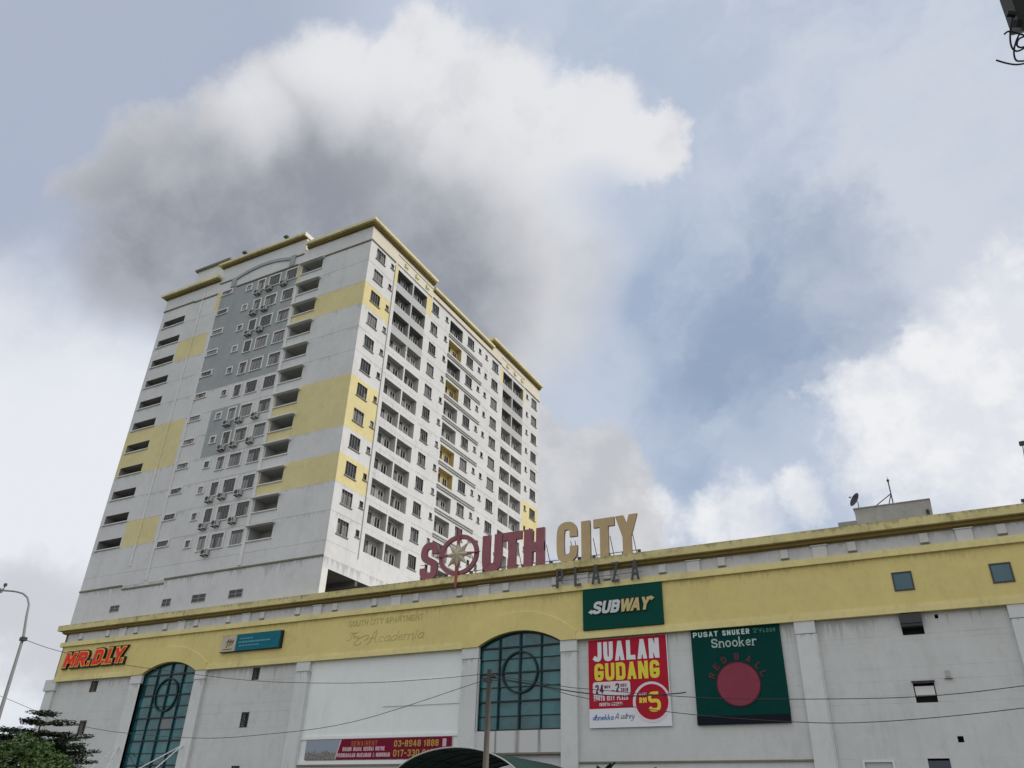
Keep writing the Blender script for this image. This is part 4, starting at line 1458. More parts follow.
# ------------------------------------------------------------------ roof plant room, dish, mast, lights
room = thing('roof_plant_room', 'small grey flat-topped room on the plaza roof at the right', 'building', (-1.5, 57, 19.2))
mb = MB()
mb.box(-3.87, 0.78, 56, 60, 19.2, 21.74)
part('wall', mb, [concrete], room)
mb = MB()
mb.box(-3.93, 0.84, 55.94, 60.06, 21.743, 21.80)
part('roof', mb, [concrete], room)
mb = MB()
mb.box(-5.05, -3.88, 56.0, 57.5, 20.68, 20.95)
part('side_canopy', mb, [slab_grey], room)
mb = MB()
mb.box(0.45, 0.62, 55.9, 55.998, 20.75, 21.05)
mb.tube([(0.53, 55.9, 20.9), (0.53, 55.7, 20.95)], 0.05, 6)
part('wall_light', mb, [dark_steel], room)

dish = thing('satellite_dish', 'dark satellite dish on the left corner of the roof plant room', 'satellite dish', (-3.55, 56.1, 21.8))
mb = MB()
c = Vector((-3.62, 55.9, 22.32))
ax = Vector((-0.70, -0.58, 0.35)).normalized()
e1 = ax.cross(Vector((0, 0, 1))).normalized()
e2 = ax.cross(e1)
for k in range(5):
    r0, r1 = 0.50 * k / 5, 0.50 * (k + 1) / 5
    for j in range(20):
        t0, t1 = 2 * math.pi * j / 20, 2 * math.pi * (j + 1) / 20
        f = lambda r, t: tuple(c + (e1 * math.cos(t) + e2 * math.sin(t)) * r + ax * (0.55 * r * r))
        mb.quad([f(r0, t0), f(r1, t0), f(r1, t1), f(r0, t1)])
part('reflector', mb, [dark_steel], dish)
mb = MB()
mb.tube([(-3.55, 56.1, 21.8), (-3.55, 56.1, 22.25), tuple(c)], 0.03, 6)
part('dish_post', mb, [dark_steel], dish)
mb = MB()
tip = c + ax * 0.52
mb.tube([tuple(c - e2 * 0.3 + ax * 0.05), tuple(tip)], 0.015, 5)
mb.tube([tuple(tip), tuple(tip + ax * -0.10)], 0.05, 6)
part('feed_arm', mb, [dark_steel], dish)

mast = thing('antenna_mast', 'thin antenna mast on three legs on top of the roof plant room', 'antenna', (-1.38, 56.6, 21.8))
mb = MB()
mb.tube([(-1.40, 56.6, 21.8), (-1.42, 56.6, 23.72)], 0.045, 6)
part('pole', mb, [dark_steel], mast)
for p in ((-2.62, 56.3, 21.8), (-1.9, 57.6, 21.8)):
    mb = MB()
    mb.tube([p, (-1.40, 56.6, 22.72)], 0.035, 6)
    part('leg', mb, [dark_steel], mast)
mb = MB()
mb.tube([(-1.42, 56.6, 23.72), (-1.42, 56.6, 23.98)], 0.015, 5)
mb.box(-1.50, -1.34, 56.52, 56.68, 23.62, 23.74)
part('tip', mb, [dark_steel], mast)

t = thing('cornice_spotlight', 'tiny dark spotlight on the plaza cornice at the right edge', 'lamp', (5.72, 54.1, 19.93))
mb = MB()
mb.tube([(5.72, 54.1, 19.93), (5.72, 54.1, 20.12)], 0.03, 6)
part('stem', mb, [dark_steel], t)
mb = MB()
mb.box(5.63, 5.83, 54.0, 54.2, 20.1, 20.26)
part('lamp_head', mb, [dark_steel], t)
t = thing('roof_floodlight', 'thin leaning floodlight pole on the plaza roof at the right edge', 'lamp', (6.95, 55.5, 19.2))
mb = MB()
mb.tube([(6.2, 55.5, 19.2), (6.78, 55.5, 24.35)], 0.035, 6)
part('pole', mb, [steel], t)
mb = MB()
mb.box(6.62, 6.92, 55.35, 55.65, 24.3, 24.52)
part('lamp_head', mb, [dark_steel], t)

# ------------------------------------------------------------------ rooftop sign
sign = thing('rooftop_sign', 'big maroon and beige rooftop letters with a compass star on the plaza cornice', 'sign', (-28.5, 54.1, 19.93))
Y0, Y1 = 53.97, 54.20
ZS, HS = 19.97, 3.03


def big(ch, x0, x1, mface, mside, t=0.62):
    mb = MB()
    glyph(mb, ch, x0, ZS - (0.06 if ch in 'SUC' else 0), x1 - x0, HS + (0.2 if ch in 'SC' else (0.06 if ch == 'U' else 0)), t, Y0, Y1, 0, 1, None, 0, 3)
    o = part('letter', mb, [mface, mside], sign)
    return o


big('S', -38.15, -36.42, maroon, maroon_side, 0.60)
mb = MB()
cxo, czo = -34.40, 21.70
mb.ribbon([(cxo + 1.72 * math.cos(2 * math.pi * k / 48), czo + 1.56 * math.sin(2 * math.pi * k / 48)) for k in range(48)], 0.36, Y0, Y1, 0, 1, closed=True)
part('letter', mb, [maroon, maroon_side], sign, label='maroon ring letter around the star')
mb = MB()
for k in range(8):
    a0 = R(45 * k + 0)
    ro = 1.22 if k % 2 == 0 else 1.25
    tip = (cxo + ro * math.cos(a0), Y0 - 0.10, czo + ro * math.sin(a0))
    for sgn in (-1, 1):
        a1 = a0 + sgn * R(22.5)
        inn = (cxo + 0.58 * math.cos(a1), Y0 - 0.10, czo + 0.58 * math.sin(a1))
        mid = (cxo, Y0 - 0.32, czo)
        mb.quad([mid, tip, inn] if sgn < 0 else [mid, inn, tip])
        mb.quad([tip, inn, (inn[0], Y0 + .06, inn[2]), (tip[0], Y0 + .06, tip[2])])
part('star', mb, [star_mat], sign)
mb = MB()
for dx, dz, r0, r1, w in ((0, 1, 0.75, 2.22, .15), (0, -1, 0.6, 2.85, .20), (-1, 0, 0.9, 2.22, .12), (1, 0, 0.9, 2.2, .12)):
    p = [(cxo + dx * r0 - dz * w, czo + dz * r0 + dx * w), (cxo + dx * r1, czo + dz * r1), (cxo + dx * r0 + dz * w, czo + dz * r0 - dx * w)]
    if dz == -1:
        p = [(cxo - .17, czo - .5), (cxo + .17, czo - .5), (cxo + .13, czo - 2.5), (cxo, czo - 2.88), (cxo - .13, czo - 2.5)]
    if dz == 1:
        p = [(cxo - .14, czo + .6), (cxo + .14, czo + .6), (cxo + .08, czo + 2.2), (cxo - .08, czo + 2.2)]
    mb.prism(p, Y0 - 0.14, Y0 - 0.02, 0, 1)
part('compass_needle', mb, [mat('needle red', (0.30, 0.075, 0.075), rough=0.6, blotch=0.3), maroon_side], sign)
big('U', -32.12, -30.28, maroon, maroon_side, 0.72)
big('T', -30.20, -28.50, maroon, maroon_side, 0.68)
big('H', -28.30, -26.48, maroon, maroon_side, 0.74)
big('C', -25.42, -23.66, gold, gold_side, 0.64)
big('I', -23.33, -22.57, gold, gold_side, 0.75)
big('T', -22.30, -20.60, gold, gold_side, 0.68)
big('Y', -20.53, -18.74, gold, gold_side, 0.68)
for x in (-37.2, -36.0, -33.2, -31.2, -29.4, -28.9, -27.3, -26.4, -24.3, -23.95, -22.9, -22.42, -21.4, -21.05, -19.6, -19.25):
    mb = MB()
    mb.tube([(x, Y1 - 0.02, 21.6), (x + .03, 55.0, 19.95)], 0.03, 5)
    mb.box(x - .12, x + .16, 54.9, 55.1, 19.93, 19.97)
    part('brace', mb, [dark_steel], sign)
mb = MB()
mb.tube([(-38.3, 54.25, 20.25), (-18.7, 54.25, 20.25)], 0.03, 5)
mb.tube([(-38.3, 54.25, 21.3), (-36, 54.25, 21.3)], 0.025, 5)
for x in [-38 + 1.2 * k for k in range(17)]:
    mb.box(x - .1, x + .1, 54.1, 54.35, 19.93, 20.24)
part('base_rail', mb, [dark_steel], sign)

pl = thing('plaza_letters', 'thin dark grey letters hung on the frieze under the beige rooftop letters', 'sign', (-22, 53.9, 18))
for ch, x0, x1 in (('P', -25.34, -24.76), ('L', -23.84, -23.30), ('A', -22.46, -21.76), ('Z', -20.86, -20.28), ('A', -19.38, -18.72)):
    mb = MB()
    glyph(mb, ch, x0, 17.93, x1 - x0, 1.46, 0.17, 53.72, 53.82, 0)
    part('letter', mb, [plaza_letter], pl)
mb = MB()
mb.tube([(-25.5, 53.9, 18.5), (-18.6, 53.9, 18.5)], 0.02, 5)
for x in (-25.1, -23.7, -22.1, -20.6, -19.05):
    mb.tube([(x, 53.83, 19.2), (x, 54.3, 19.2)], 0.025, 5)
    mb.tube([(x, 53.83, 18.5), (x, 54.45, 18.5)], 0.025, 5)
part('fixing_rail', mb, [dark_steel], pl)

# ------------------------------------------------------------------ shop signs on the band
t = thing('red_letter_sign', 'red italic letters edged in orange on black at the left end of the yellow band', 'sign', (-77.4, 54.1, 15.4))
for nm, grow, yf, yb, m_ in (('backing', 0.42, 53.99, 54.19, black_back), ('outline', 0.18, 53.95, 53.985, orange_edge), ('letter', 0.0, 53.92, 53.945, red_sign)):
    mb = MB()
    for text, x0, x1, z0, h in (('M', -82.30, -80.45, 15.52, 1.38), ('R', -80.28, -78.65, 15.52, 1.38), ('.', -78.50, -78.24, 15.52, 0.34), ('D', -77.75, -76.25, 15.52, 1.46),
                               ('.', -76.20, -75.96, 15.52, 0.34), ('I', -75.72, -75.17, 15.52, 1.46), ('.', -75.08, -74.84, 15.52, 0.34), ('Y', -74.72, -73.05, 15.52, 1.46), ('.', -73.38, -73.12, 15.52, 0.34)):
        if text == '.':
            mb.prism([(x0 - grow * .5, z0 - grow * .5), (x1 + grow * .5, z0 - grow * .5), (x1 + grow * .5 + .06, z0 + h + grow * .5), (x0 - grow * .5 + .06, z0 + h + grow * .5)], yf - .0012, yb)
        else:
            glyph(mb, text, x0, z0, x1 - x0 - 0.22, h, 0.37, yf, yb, 0, None, lambda X, Y, Z: (X + 0.17 * (Z - 15.52), Y, Z), grow)
    part(nm, mb, [m_], t)

t = thing('teal_sign_board', 'wide teal board with a cream emblem end on the yellow band', 'sign', (-56, 54.1, 15.5))
mb = MB()
mb.box(-59.75, -52.40, 53.93, 54.2, 15.50, 17.02)
part('box', mb, [black_back], t)
mb = MB()
mb.box(-59.72, -57.86, 53.90, 53.928, 15.55, 16.99)
part('emblem_panel', mb, [cream_board], t)
mb = MB()
for k in range(3):
    a = -58.95 + .3 * k
    mb.ribbon([(a, 15.95 + .1 * k), (a + .18, 16.6 - .05 * k), (a - .05, 16.4)], 0.10, 53.88, 53.899)
mb.box(-59.4, -58.2, 53.885, 53.899, 15.72, 15.78)
part('emblem', mb, [brown_text], t)
mb = MB()
mb.box(-57.84, -52.55, 53.90, 53.928, 15.55, 16.99)
part('teal_panel', mb, [teal_board], t)
mb = MB()
random.seed(3)
for z, h, x0, x1 in ((16.55, .10, -57.4, -55.9), (16.22, .13, -57.5, -53.9), (15.92, .09, -57.4, -55.0)):
    x = x0
    while x < x1:
        w = random.uniform(.12, .4)
        mb.box(x, x + w, 53.888, 53.899, z, z + h)
        x += w + .07
part('worn_print', mb, [teal_text], t)

t = thing('green_sign_board', 'dark green board with white and gold italic lettering on the yellow band', 'sign', (-20.2, 54.1, 14.7))
mb = MB()
mb.box(-23.3, -17.24, 54.03, 54.19, 14.71, 17.70)
part('board', mb, [green_board], t)


def sub_letters(mb, txt, grow, yf, yb, m_):
    x = {'S': -22.55, 'U': -21.83, 'B': -21.13, 'W': -20.47, 'A': -19.62, 'Y': -18.92}
    w = {'S': .66, 'U': .64, 'B': .62, 'W': .98, 'A': .72, 'Y': .72}
    for ch in txt:
        glyph(mb, ch, x[ch], 15.78, w[ch], 0.90, 0.21, yf, yb, m_, None, lambda X, Y, Z: (X + 0.24 * (Z - 15.78), Y, Z), grow)


mb = MB()
sub_letters(mb, 'SUBWAY', 0.13, 53.985, 54.028, 0)
part('letter_backing', mb, [black_back], t)
mb = MB()
sub_letters(mb, 'SUB', 0, 53.94, 53.984, 0)
mb.prism([(-22.62, 15.86), (-22.62, 16.04), (-22.3, 16.04), (-22.3, 15.86)], 53.945, 53.984)
mb.prism([(-22.84, 15.95), (-22.58, 15.77), (-22.58, 16.13)], 53.942, 53.984)
part('white_lettering', mb, [sign_white], t)
mb = MB()
sub_letters(mb, 'WAY', 0, 53.94, 53.984, 0)
mb.prism([(-18.35, 16.46), (-18.35, 16.66), (-17.98, 16.66), (-17.98, 16.46)], 53.945, 53.984)
mb.prism([(-17.76, 16.56), (-18.03, 16.37), (-18.03, 16.75)], 53.942, 53.984)
part('gold_lettering', mb, [sign_gold], t)

# ------------------------------------------------------------------ banners on the wall
t = thing('sale_banner', 'tall red and white sale banner with white and yellow capitals under the green board', 'banner', (-20.2, 54.4, 8.2))
YB = 54.36
mb = MB()
mb.box(-23.07, -17.20, YB + .002, YB + .05, 8.20, 14.06)
part('white_cloth', mb, [banner_white], t)
mb = MB()
mb.box(-23.06, -17.26, YB - .006, YB + .001, 9.42, 14.05)
part('red_field', mb, [banner_red], t)
mb = MB()
write(mb, 'JUALAN', -22.68, -17.78, 12.54, 1.33, 0.30, YB - .016, YB - .007, 0, gap=.14)
part('white_heading', mb, [banner_white], t)
mb = MB()
write(mb, 'GUDANG', -22.62, -17.84, 11.24, 1.16, 0.25, YB - .016, YB - .007, 0, gap=.12)
part('yellow_heading', mb, [banner_yellow], t)
mb = MB()
ring = []
for cx_, cz_, a0 in ((-20.15, 11.0, 0), (-22.6, 11.0, 90), (-22.6, 10.42, 180), (-20.15, 10.42, 270)):
    ring += arc(cx_, cz_, .16, .16, a0, a0 + 90, 5)
mb.prism(ring, YB - .014, YB - .007)
part('date_plate', mb, [banner_pink], t)
mb = MB()
write(mb, '24', -22.58, -21.95, 10.40, 0.58, 0.11, YB - .022, YB - .0145, 0, gap=.06)
write(mb, 'NOV', -21.90, -21.45, 10.72, 0.20, 0.045, YB - .022, YB - .0145, 0, gap=.03)
write(mb, '-', -21.40, -21.15, 10.36, 0.4, 0.06, YB - .022, YB - .0145, 0)
write(mb, '2', -21.08, -20.78, 10.45, 0.58, 0.11, YB - .022, YB - .0145, 0)
write(mb, 'DEC', -20.70, -20.25, 10.78, 0.20, 0.045, YB - .022, YB - .0145, 0, gap=.03)
write(mb, '2018', -20.70, -20.15, 10.46, 0.24, 0.05, YB - .022, YB - .0145, 0, gap=.03)
part('date_print', mb, [banner_dark], t)
mb = MB()
write(mb, 'SOUTH CITY PLAZA', -22.72, -20.18, 9.93, 0.32, 0.06, YB - .014, YB - .007, 0, gap=.035)
write(mb, '(NORTH COURT)', -22.3, -20.62, 9.58, 0.22, 0.04, YB - .014, YB - .007, 0, gap=.03)
part('address_print', mb, [banner_pink], t)
mb = MB()
disc = arc(-18.52, 9.72, 1.33, 1.30, 0, 360, 48)[:-1]
mb.prism(disc, YB - .016, YB - .0075)
part('roundel', mb, [banner_pink], t)
mb = MB()
mb.prism(arc(-18.50, 9.74, 1.15, 1.12, 0, 360, 48)[:-1], YB - .022, YB - .017)
part('roundel_centre', mb, [banner_red], t)
mb = MB()
glyph(mb, '5', -18.78, 9.10, 0.90, 1.27, 0.23, YB - .032, YB - .023, 0)
write(mb, 'RM', -19.38, -18.86, 9.68, 0.34, 0.09, YB - .032, YB - .023, 0, gap=.04)
part('price', mb, [banner_yellow], t)
mb = MB()
write(mb, 'DARI', -19.38, -18.86, 10.10, 0.22, 0.045, YB - .030, YB - .023, 0, gap=.03)
part('price_note', mb, [banner_pink], t)
mb = MB()
x = -22.85
for ch, w in zip('phnekka'.replace('p', 'd'), (.2, .2, .2, .2, .2, .2, .2)):
    glyph(mb, ch, x, 8.68, w, 0.34, 0.05, YB - .008, YB + .001, 0, None, lambda X, Y, Z: (X + .25 * (Z - 8.68), Y, Z))
    x += w + .02
part('blue_signature', mb, [banner_blue], t)
mb = MB()
write(mb, 'A', -21.22, -20.90, 8.72, 0.40, 0.045, YB - .008, YB + .001, 0, w=.3, slant=.3)
x = -20.80
for ch, w in zip('udrey', (.18, .18, .12, .17, .18)):
    glyph(mb, ch, x, 8.72, w, 0.36, 0.035, YB - .008, YB + .001, 0, None, lambda X, Y, Z: (X + .3 * (Z - 8.72), Y, Z))
    x += w + .035
part('ink_signature', mb, [banner_ink], t)

t = thing('snooker_board', 'dark green snooker hall board with a big faded red disc', 'sign', (-12.5, 54.4, 8.2))
YS = 54.33
mb = MB()
mb.box(-15.48, -9.60, YS, YS + .14, 8.70, 14.165)
part('board', mb, [snooker_green], t)
mb = MB()
mb.box(-15.50, -9.62, YS - .03, YS + .14, 8.19, 8.697)
part('base_strip', mb, [snooker_base], t)
mb = MB()
write(mb, 'PUSAT', -15.32, -13.62, 13.66, 0.34, 0.075, YS - .03, YS + .002, 0, gap=.085)
part('heading_word', mb, [mint_text], t)
mb = MB()
write(mb, 'SNUKER', -13.32, -11.52, 13.66, 0.34, 0.075, YS - .03, YS + .002, 0, gap=.085)
part('heading_word', mb, [mint_text], t)
mb = MB()
write(mb, '2', -11.30, -11.05, 13.70, 0.27, 0.045, YS - .02, YS + .002, 0)
write(mb, 'FLOOR', -10.85, -9.85, 13.68, 0.24, 0.045, YS - .02, YS + .002, 0, gap=.07)
mb.ribbon([(-10.98, 13.95), (-10.93, 13.88)], .04, YS - .02, YS + .002)
part('floor_note', mb, [dim_text], t)
mb = MB()
glyph(mb, 'S', -14.12, 12.92, 0.42, 0.58, 0.10, YS - .02, YS + .002, 0)
x = -13.62
for ch, w in zip('nooker', (.36, .38, .38, .36, .36, .30)):
    glyph(mb, ch, x, 12.90, w, 0.60, 0.085, YS - .02, YS + .002, 0)
    if ch in 'nkr':
        mb.box(x - .05, x + .14, YS - .018, YS + .002, 12.90, 12.94)
    x += w + 0.07
part('script_heading', mb, [mat('pale green letters', (0.36, 0.46, 0.42))], t)
mb = MB()
mb.prism(arc(-12.60, 10.58, 1.37, 1.32, 0, 360, 48)[:-1], YS - .035, YS + .002)
part('red_disc', mb, [ball_red], t)
mb = MB()
mb.ribbon(arc(-12.60, 10.58, 1.42, 1.37, 0, 360, 48)[:-1], .06, YS - .04, YS + .002, closed=True)
part('disc_rim', mb, [mat('disc rim', (0.06, 0.02, 0.025))], t)
mb = MB()
for ch, a in zip('REDBALL', (160, 139, 117, 88, 62, 38, 19)):
    ca = R(a)
    cx_, cz_ = -12.60 + 1.76 * math.cos(ca), 10.58 + 1.70 * math.sin(ca)
    th = ca - math.pi / 2
    h, w = .42, .31
    PP = lambda X, Y, Z, th=th, cx_=cx_, cz_=cz_: (cx_ + X * math.cos(th) - Z * math.sin(th), Y, cz_ + X * math.sin(th) + Z * math.cos(th))
    glyph(mb, ch, -w / 2, -h / 2, w, h, 0.085, YS - .03, YS + .002, 0, None, PP)
part('curved_lettering', mb, [dull_red], t)

t = thing('rental_banner', 'long crimson rental banner with gold phone numbers low on the white wall', 'banner', (-41, 54.4, 6.5))
YR = 54.36
mb = MB()
mb.box(-48.12, -34.18, YR + .002, YR + .04, 6.46, 7.93)
part('cloth', mb, [rent_red], t)
mb = MB()
mb.prism([(-48.1, 6.47), (-45.02, 6.47), (-44.62, 7.92), (-48.1, 7.92)], YR - .008, YR + .001)
pm_ = bpy.data.materials.new('printed street photograph')
pm_.use_nodes = True
N = NT(pm_.node_tree)
geo = N.new('ShaderNodeNewGeometry')
sx = N.new('ShaderNodeSeparateXYZ')
N.put(sx.inputs[0], geo.outputs['Position'])
nz = N.noise(N.vm('MULTIPLY', geo.outputs['Position'], (3.0, 0, 1.6)), 1.0, 5.0, 0.7)
edge = N.sstep(N.m('ADD', sx.outputs[2], N.m('MULTIPLY', N.m('SUBTRACT', nz, 0.5), 1.3)), 6.95, 7.08)
det = N.noise(N.vm('MULTIPLY', geo.outputs['Position'], (9, 0, 7)), 1.0, 4.0, 0.7)
low = N.mix(N.sstep(det, 0.35, 0.65), (0.035, 0.04, 0.04, 1), (0.33, 0.30, 0.28, 1))
N.put(pm_.node_tree.nodes['Principled BSDF'].inputs['Base Color'], N.mix(edge, low, (0.25, 0.29, 0.36, 1)))
part('printed_picture', mb, [pm_], t)
mb = MB()
mb.prism([(-45.02, 6.47), (-44.90, 6.47), (-44.50, 7.92), (-44.62, 7.92)], YR - .01, YR + .001)
part('white_edge', mb, [rent_pink], t)
mb = MB()
write(mb, 'SEWA/RENT', -43.5, -40.95, 7.42, 0.36, 0.06, YR - .006, YR + .001, 0, gap=.06)
part('orange_heading', mb, [rent_orange], t)
mb = MB()
write(mb, 'RUANG NIAGA SESUAI UNTUK', -44.30, -40.2, 7.06, 0.29, 0.07, YR - .006, YR + .001, 0, gap=.035, space=.14)
write(mb, 'PERNIAGAAN MAKANAN & MINUMAN', -44.80, -39.66, 6.62, 0.29, 0.07, YR - .006, YR + .001, 0, gap=.03, space=.13)
part('pale_print', mb, [rent_pink], t)
mb = MB()
write(mb, '03-8948 1888', -39.36, -35.30, 7.30, 0.46, 0.095, YR - .008, YR + .001, 0, gap=.075, space=.2)
part('phone_number', mb, [rent_gold], t)
mb = MB()
write(mb, '017-330 0132', -39.36, -35.35, 6.62, 0.48, 0.095, YR - .008, YR + .001, 0, gap=.075, space=.2)
part('phone_number', mb, [rent_gold], t)
mb = MB()
mb.box(-34.95, -34.62, YR - .006, YR + .001, 7.25, 7.80)
part('pink_tab', mb, [rent_pink], t)

# ------------------------------------------------------------------ entrance tent
tent = thing('entrance_tent', 'dark green barrel-vaulted tent in front of the middle arched window', 'canopy', (-27.4, 48, 0.13))
ta, tb, tz, tcx = 5.0, 2.72, 3.38, -27.4
YT0, YT1 = 44.0, 53.6


def vault(k, a=ta, b=tb):
    w = math.pi * k
    return (tcx + a * math.cos(w), tz + b * math.sin(w))


mb = MB()
n = 32
for k in range(n):
    (x0, z0), (x1, z1) = vault(k / n), vault((k + 1) / n)
    mb.quad([(x0, YT0, z0), (x0, YT1, z0), (x1, YT1, z1), (x1, YT0, z1)])
part('vault_cover', mb, [tent_green], tent, True)
mb = MB()
for y in [YT0 + (YT1 - YT0) * q / 6 for q in range(7)]:
    mb.tube([(vault(k / 24, ta - .03, tb - .03)[0], y, vault(k / 24, ta - .03, tb - .03)[1]) for k in range(25)], 0.05 if y > YT0 else 0.001, 6)
for k in (0.15, 0.3, 0.42, 0.58, 0.7, 0.85):
    x, z = vault(k, ta - .05, tb - .05)
    mb.tube([(x, YT0, z), (x, YT1, z)], 0.03, 5)
part('frame', mb, [mat('tent dark pipe', (0.03, 0.06, 0.055), rough=0.5)], tent)
mb = MB()
mb.tube([(vault(k / 32)[0], YT0 - .02, vault(k / 32)[1] + .02) for k in range(33)], 0.042, 6)
part('front_rim', mb, [tent_rim], tent)
for x in (tcx - ta, tcx + ta):
    for y in (YT0, YT1):
        mb = MB()
        mb.tube([(x, y, 0.13), (x, y, tz)], 0.06, 8)
        part('leg', mb, [tent_rim], tent)

# ------------------------------------------------------------------ left entrance canopy hung from white rods
can = thing('hung_canopy', 'flat entrance canopy hung on white tie rods under the left arched window', 'canopy', (-66.4, 52, 3.9))
mb = MB()
mb.box(-71.6, -61.3, 49.6, 54.19, 3.7, 4.0)
part('slab', mb, [pod_fresh], can)
for x, dx in ((-70.74, -0.1), (-70.74, 3.9), (-62.21, -4.1), (-62.21, -0.2)):
    mb = MB()
    mb.tube([(x, 54.17, 7.8), (x + dx, 50.0, 4.0)], 0.05, 6)
    part('tie_rod', mb, [trim_white], can)
# ------------------------------------------------------------------ street furniture
YP = 30.0
pole = thing('utility_pole', 'plain weathered concrete utility pole in front of the middle arched window', 'pole', (-17.2, YP, -0.01))
mb = MB()
mb.tube([(-17.2, YP, -0.01), (-17.2, YP, 7.62)], [0.15, 0.095], 10)
part('shaft', mb, [wood], pole, True)
mb = MB()
mb.tube([(-17.2, YP, 7.1), (-17.2, YP, 7.22)], 0.13, 10)
mb.box(-17.5, -17.28, YP - .06, YP + .06, 7.15, 7.3)
mb.box(-17.12, -16.9, YP - .06, YP + .06, 7.3, 7.42)
part('clamp', mb, [dark_steel], pole)

lamp = thing('street_lamp', 'grey street lamp with a curved arm at the left edge', 'street lamp', (-36.5, 22, -0.01))


def at22(x, z):
    return (x, 22.0, z)


mb = MB()
k = 22 / 20.0
path = [(-36.45, -0.01), (-36.72, 5.22), (-37.08, 8.79), (-37.32, 9.7), (-37.45, 10.3), (-37.75, 10.65), (-38.2, 10.88), (-38.75, 11.02), (-39.32, 11.12), (-40.3, 11.25)]
path = [(-36.78 - 0.0, -0.01), (-36.90, 4.5), (-37.05, 8.79)] + path[3:]
mb.tube([at22(*p) for p in path], [0.10, 0.085, 0.062, 0.052, 0.046, 0.044, 0.042, 0.04, 0.04, 0.04], 10)
part('post', mb, [steel], lamp, True)
mb = MB()
mb.box(-41.1, -40.2, 21.85, 22.15, 11.16, 11.34)
part('lamp_head', mb, [steel], lamp)
mb = MB()
mb.tube([at22(-39.95, 11.2), at22(-39.9, 11.42)], 0.025, 6)
mb.box(-39.97, -39.83, 21.95, 22.05, 11.40, 11.54)
part('photocell', mb, [dark_steel], lamp)
mb = MB()
mb.box(-37.14, -36.86, 21.9, 22.1, 8.62, 8.78)
part('bracket', mb, [dark_steel], lamp)


def sag(a, b, s, n=24):
    a, b = Vector(a), Vector(b)
    out = []
    for i in range(n + 1):
        t = i / n
        p = a.lerp(b, t)
        p.z -= s * 4 * t * (1 - t)
        out.append(tuple(p))
    return out


def cable(label, pts, r=0.013):
    mb = MB()
    mb.tube(pts, r, 5)
    single('overhead_cable', mb, [cable_mat], label, 'cable', 'overhead cables')


def smooth(pts, y=YP, n=6):
    P = [Vector((p[0], p[2] if len(p) > 2 else y, p[1])) for p in pts]
    out = []
    for i in range(len(P) - 1):
        p0, p1, p2, p3 = P[max(i - 1, 0)], P[i], P[i + 1], P[min(i + 2, len(P) - 1)]
        for j in range(n):
            t = j / n
            out.append(tuple(0.5 * ((2 * p1) + (p2 - p0) * t + (2 * p0 - 5 * p1 + 4 * p2 - p3) * t * t + (3 * p1 - p0 - 3 * p2 + p3) * t ** 3)))
    out.append(tuple(P[-1]))
    return out


cable('thin dark cable sagging from the street lamp to the concrete pole',
      smooth([(-37.0, 8.7, 22.0), (-37.58, 8.55, 26.0), (-39.11, 8.93, 30.0)][:1] + [(-36.95, 8.52, 23.6), (-36.1, 8.33, 26.0), (-34.61, 8.30, 29.2), (-30.06, 7.80), (-24.32, 7.43), (-20.15, 7.39), (-17.3, 7.46)]))
cable('dark cable sagging lowest across the left white wall to the concrete pole',
      smooth([(-62.0, 10.6), (-56, 9.1), (-50.93, 8.0), (-46.48, 6.9), (-43.64, 6.29), (-39.57, 5.74), (-33.64, 5.33), (-29.45, 5.38), (-24.06, 5.79), (-17.83, 7.12), (-17.3, 7.25)]))
cable('upper dark cable running right from the concrete pole across both wall boards',
      smooth([(-17.1, 7.4), (-13.97, 6.82), (-12.77, 6.65), (-8.76, 6.19), (-5.29, 5.98), (-1.36, 5.89), (1.73, 6.08), (7.0, 6.6), (16.0, 7.6)]))
cable('lower dark cable running right from the concrete pole, below the white vent opening',
      smooth([(-17.1, 7.2), (-15.07, 6.91), (-13.11, 6.37), (-9.55, 5.71), (-5.59, 5.28), (-2.66, 5.18), (1.57, 5.45), (7.0, 6.1), (16.0, 7.4)]))
cable('short thicker spliced cable ending beside the sale banner', smooth([(-17.1, 7.3), (-15.2, 6.95), (-13.2, 6.55), (-11.3, 6.33), (-9.4, 6.33), (-8.9, 6.36)]), 0.022)

far_pole = thing('far_utility_pole', 'concrete pole beyond the right edge carrying the cables', 'pole', (16.0, YP, -0.01))
mb = MB()
mb.tube([(16, YP, -0.01), (16, YP, 8.0)], [0.15, 0.1], 10)
part('shaft', mb, [wood], far_pole, True)

# equipment box with loose wires at the top right, on a pole beside the photographer
eq = thing('equipment_box', 'dark metal box with loose looping wires in the top right corner', 'equipment box', (1.95, 6.3, 6.0))
mb = MB()


def eqpt(px, py, d=9.0):
    v = sky_dir(px, py) * d
    return Vector((v.x, v.y, v.z + 1.6))


A_ = eqpt(1014, 6)
B_ = eqpt(1022.5, 31)
up = (A_ - B_).normalized()
side = up.cross(Vector((0.0, 1.0, 0.0)))
if side.x < 0:
    side = -side
side.normalize()
dep = up.cross(side).normalized() * 0.28
p0, p1 = B_, B_ + up * 1.1
lo0 = B_ - up * 0.0
c0 = [B_, B_ + side * .5 - up * .12, B_ + side * .5 + up * 1.1, B_ + up * 1.1]
c1 = [q + dep for q in c0]
mb.quad(c0)
mb.quad(c1[::-1])
for i in range(4):
    j = (i + 1) % 4
    mb.quad([c0[i], c1[i], c1[j], c0[j]])
part('casing', mb, [mat('dark box paint', (0.05, 0.052, 0.055), rough=0.6, blotch=0.3)], eq)
mb = MB()
q = eqpt(1015.5, 14.5)
mb.tube([tuple(q), tuple(q + up * .04 - side * .06)], 0.028, 6)
q = eqpt(1018, 20)
mb.tube([tuple(q), tuple(q - side * .03 - up * .06)], 0.04, 6)
part('cable_gland', mb, [black_back], eq)
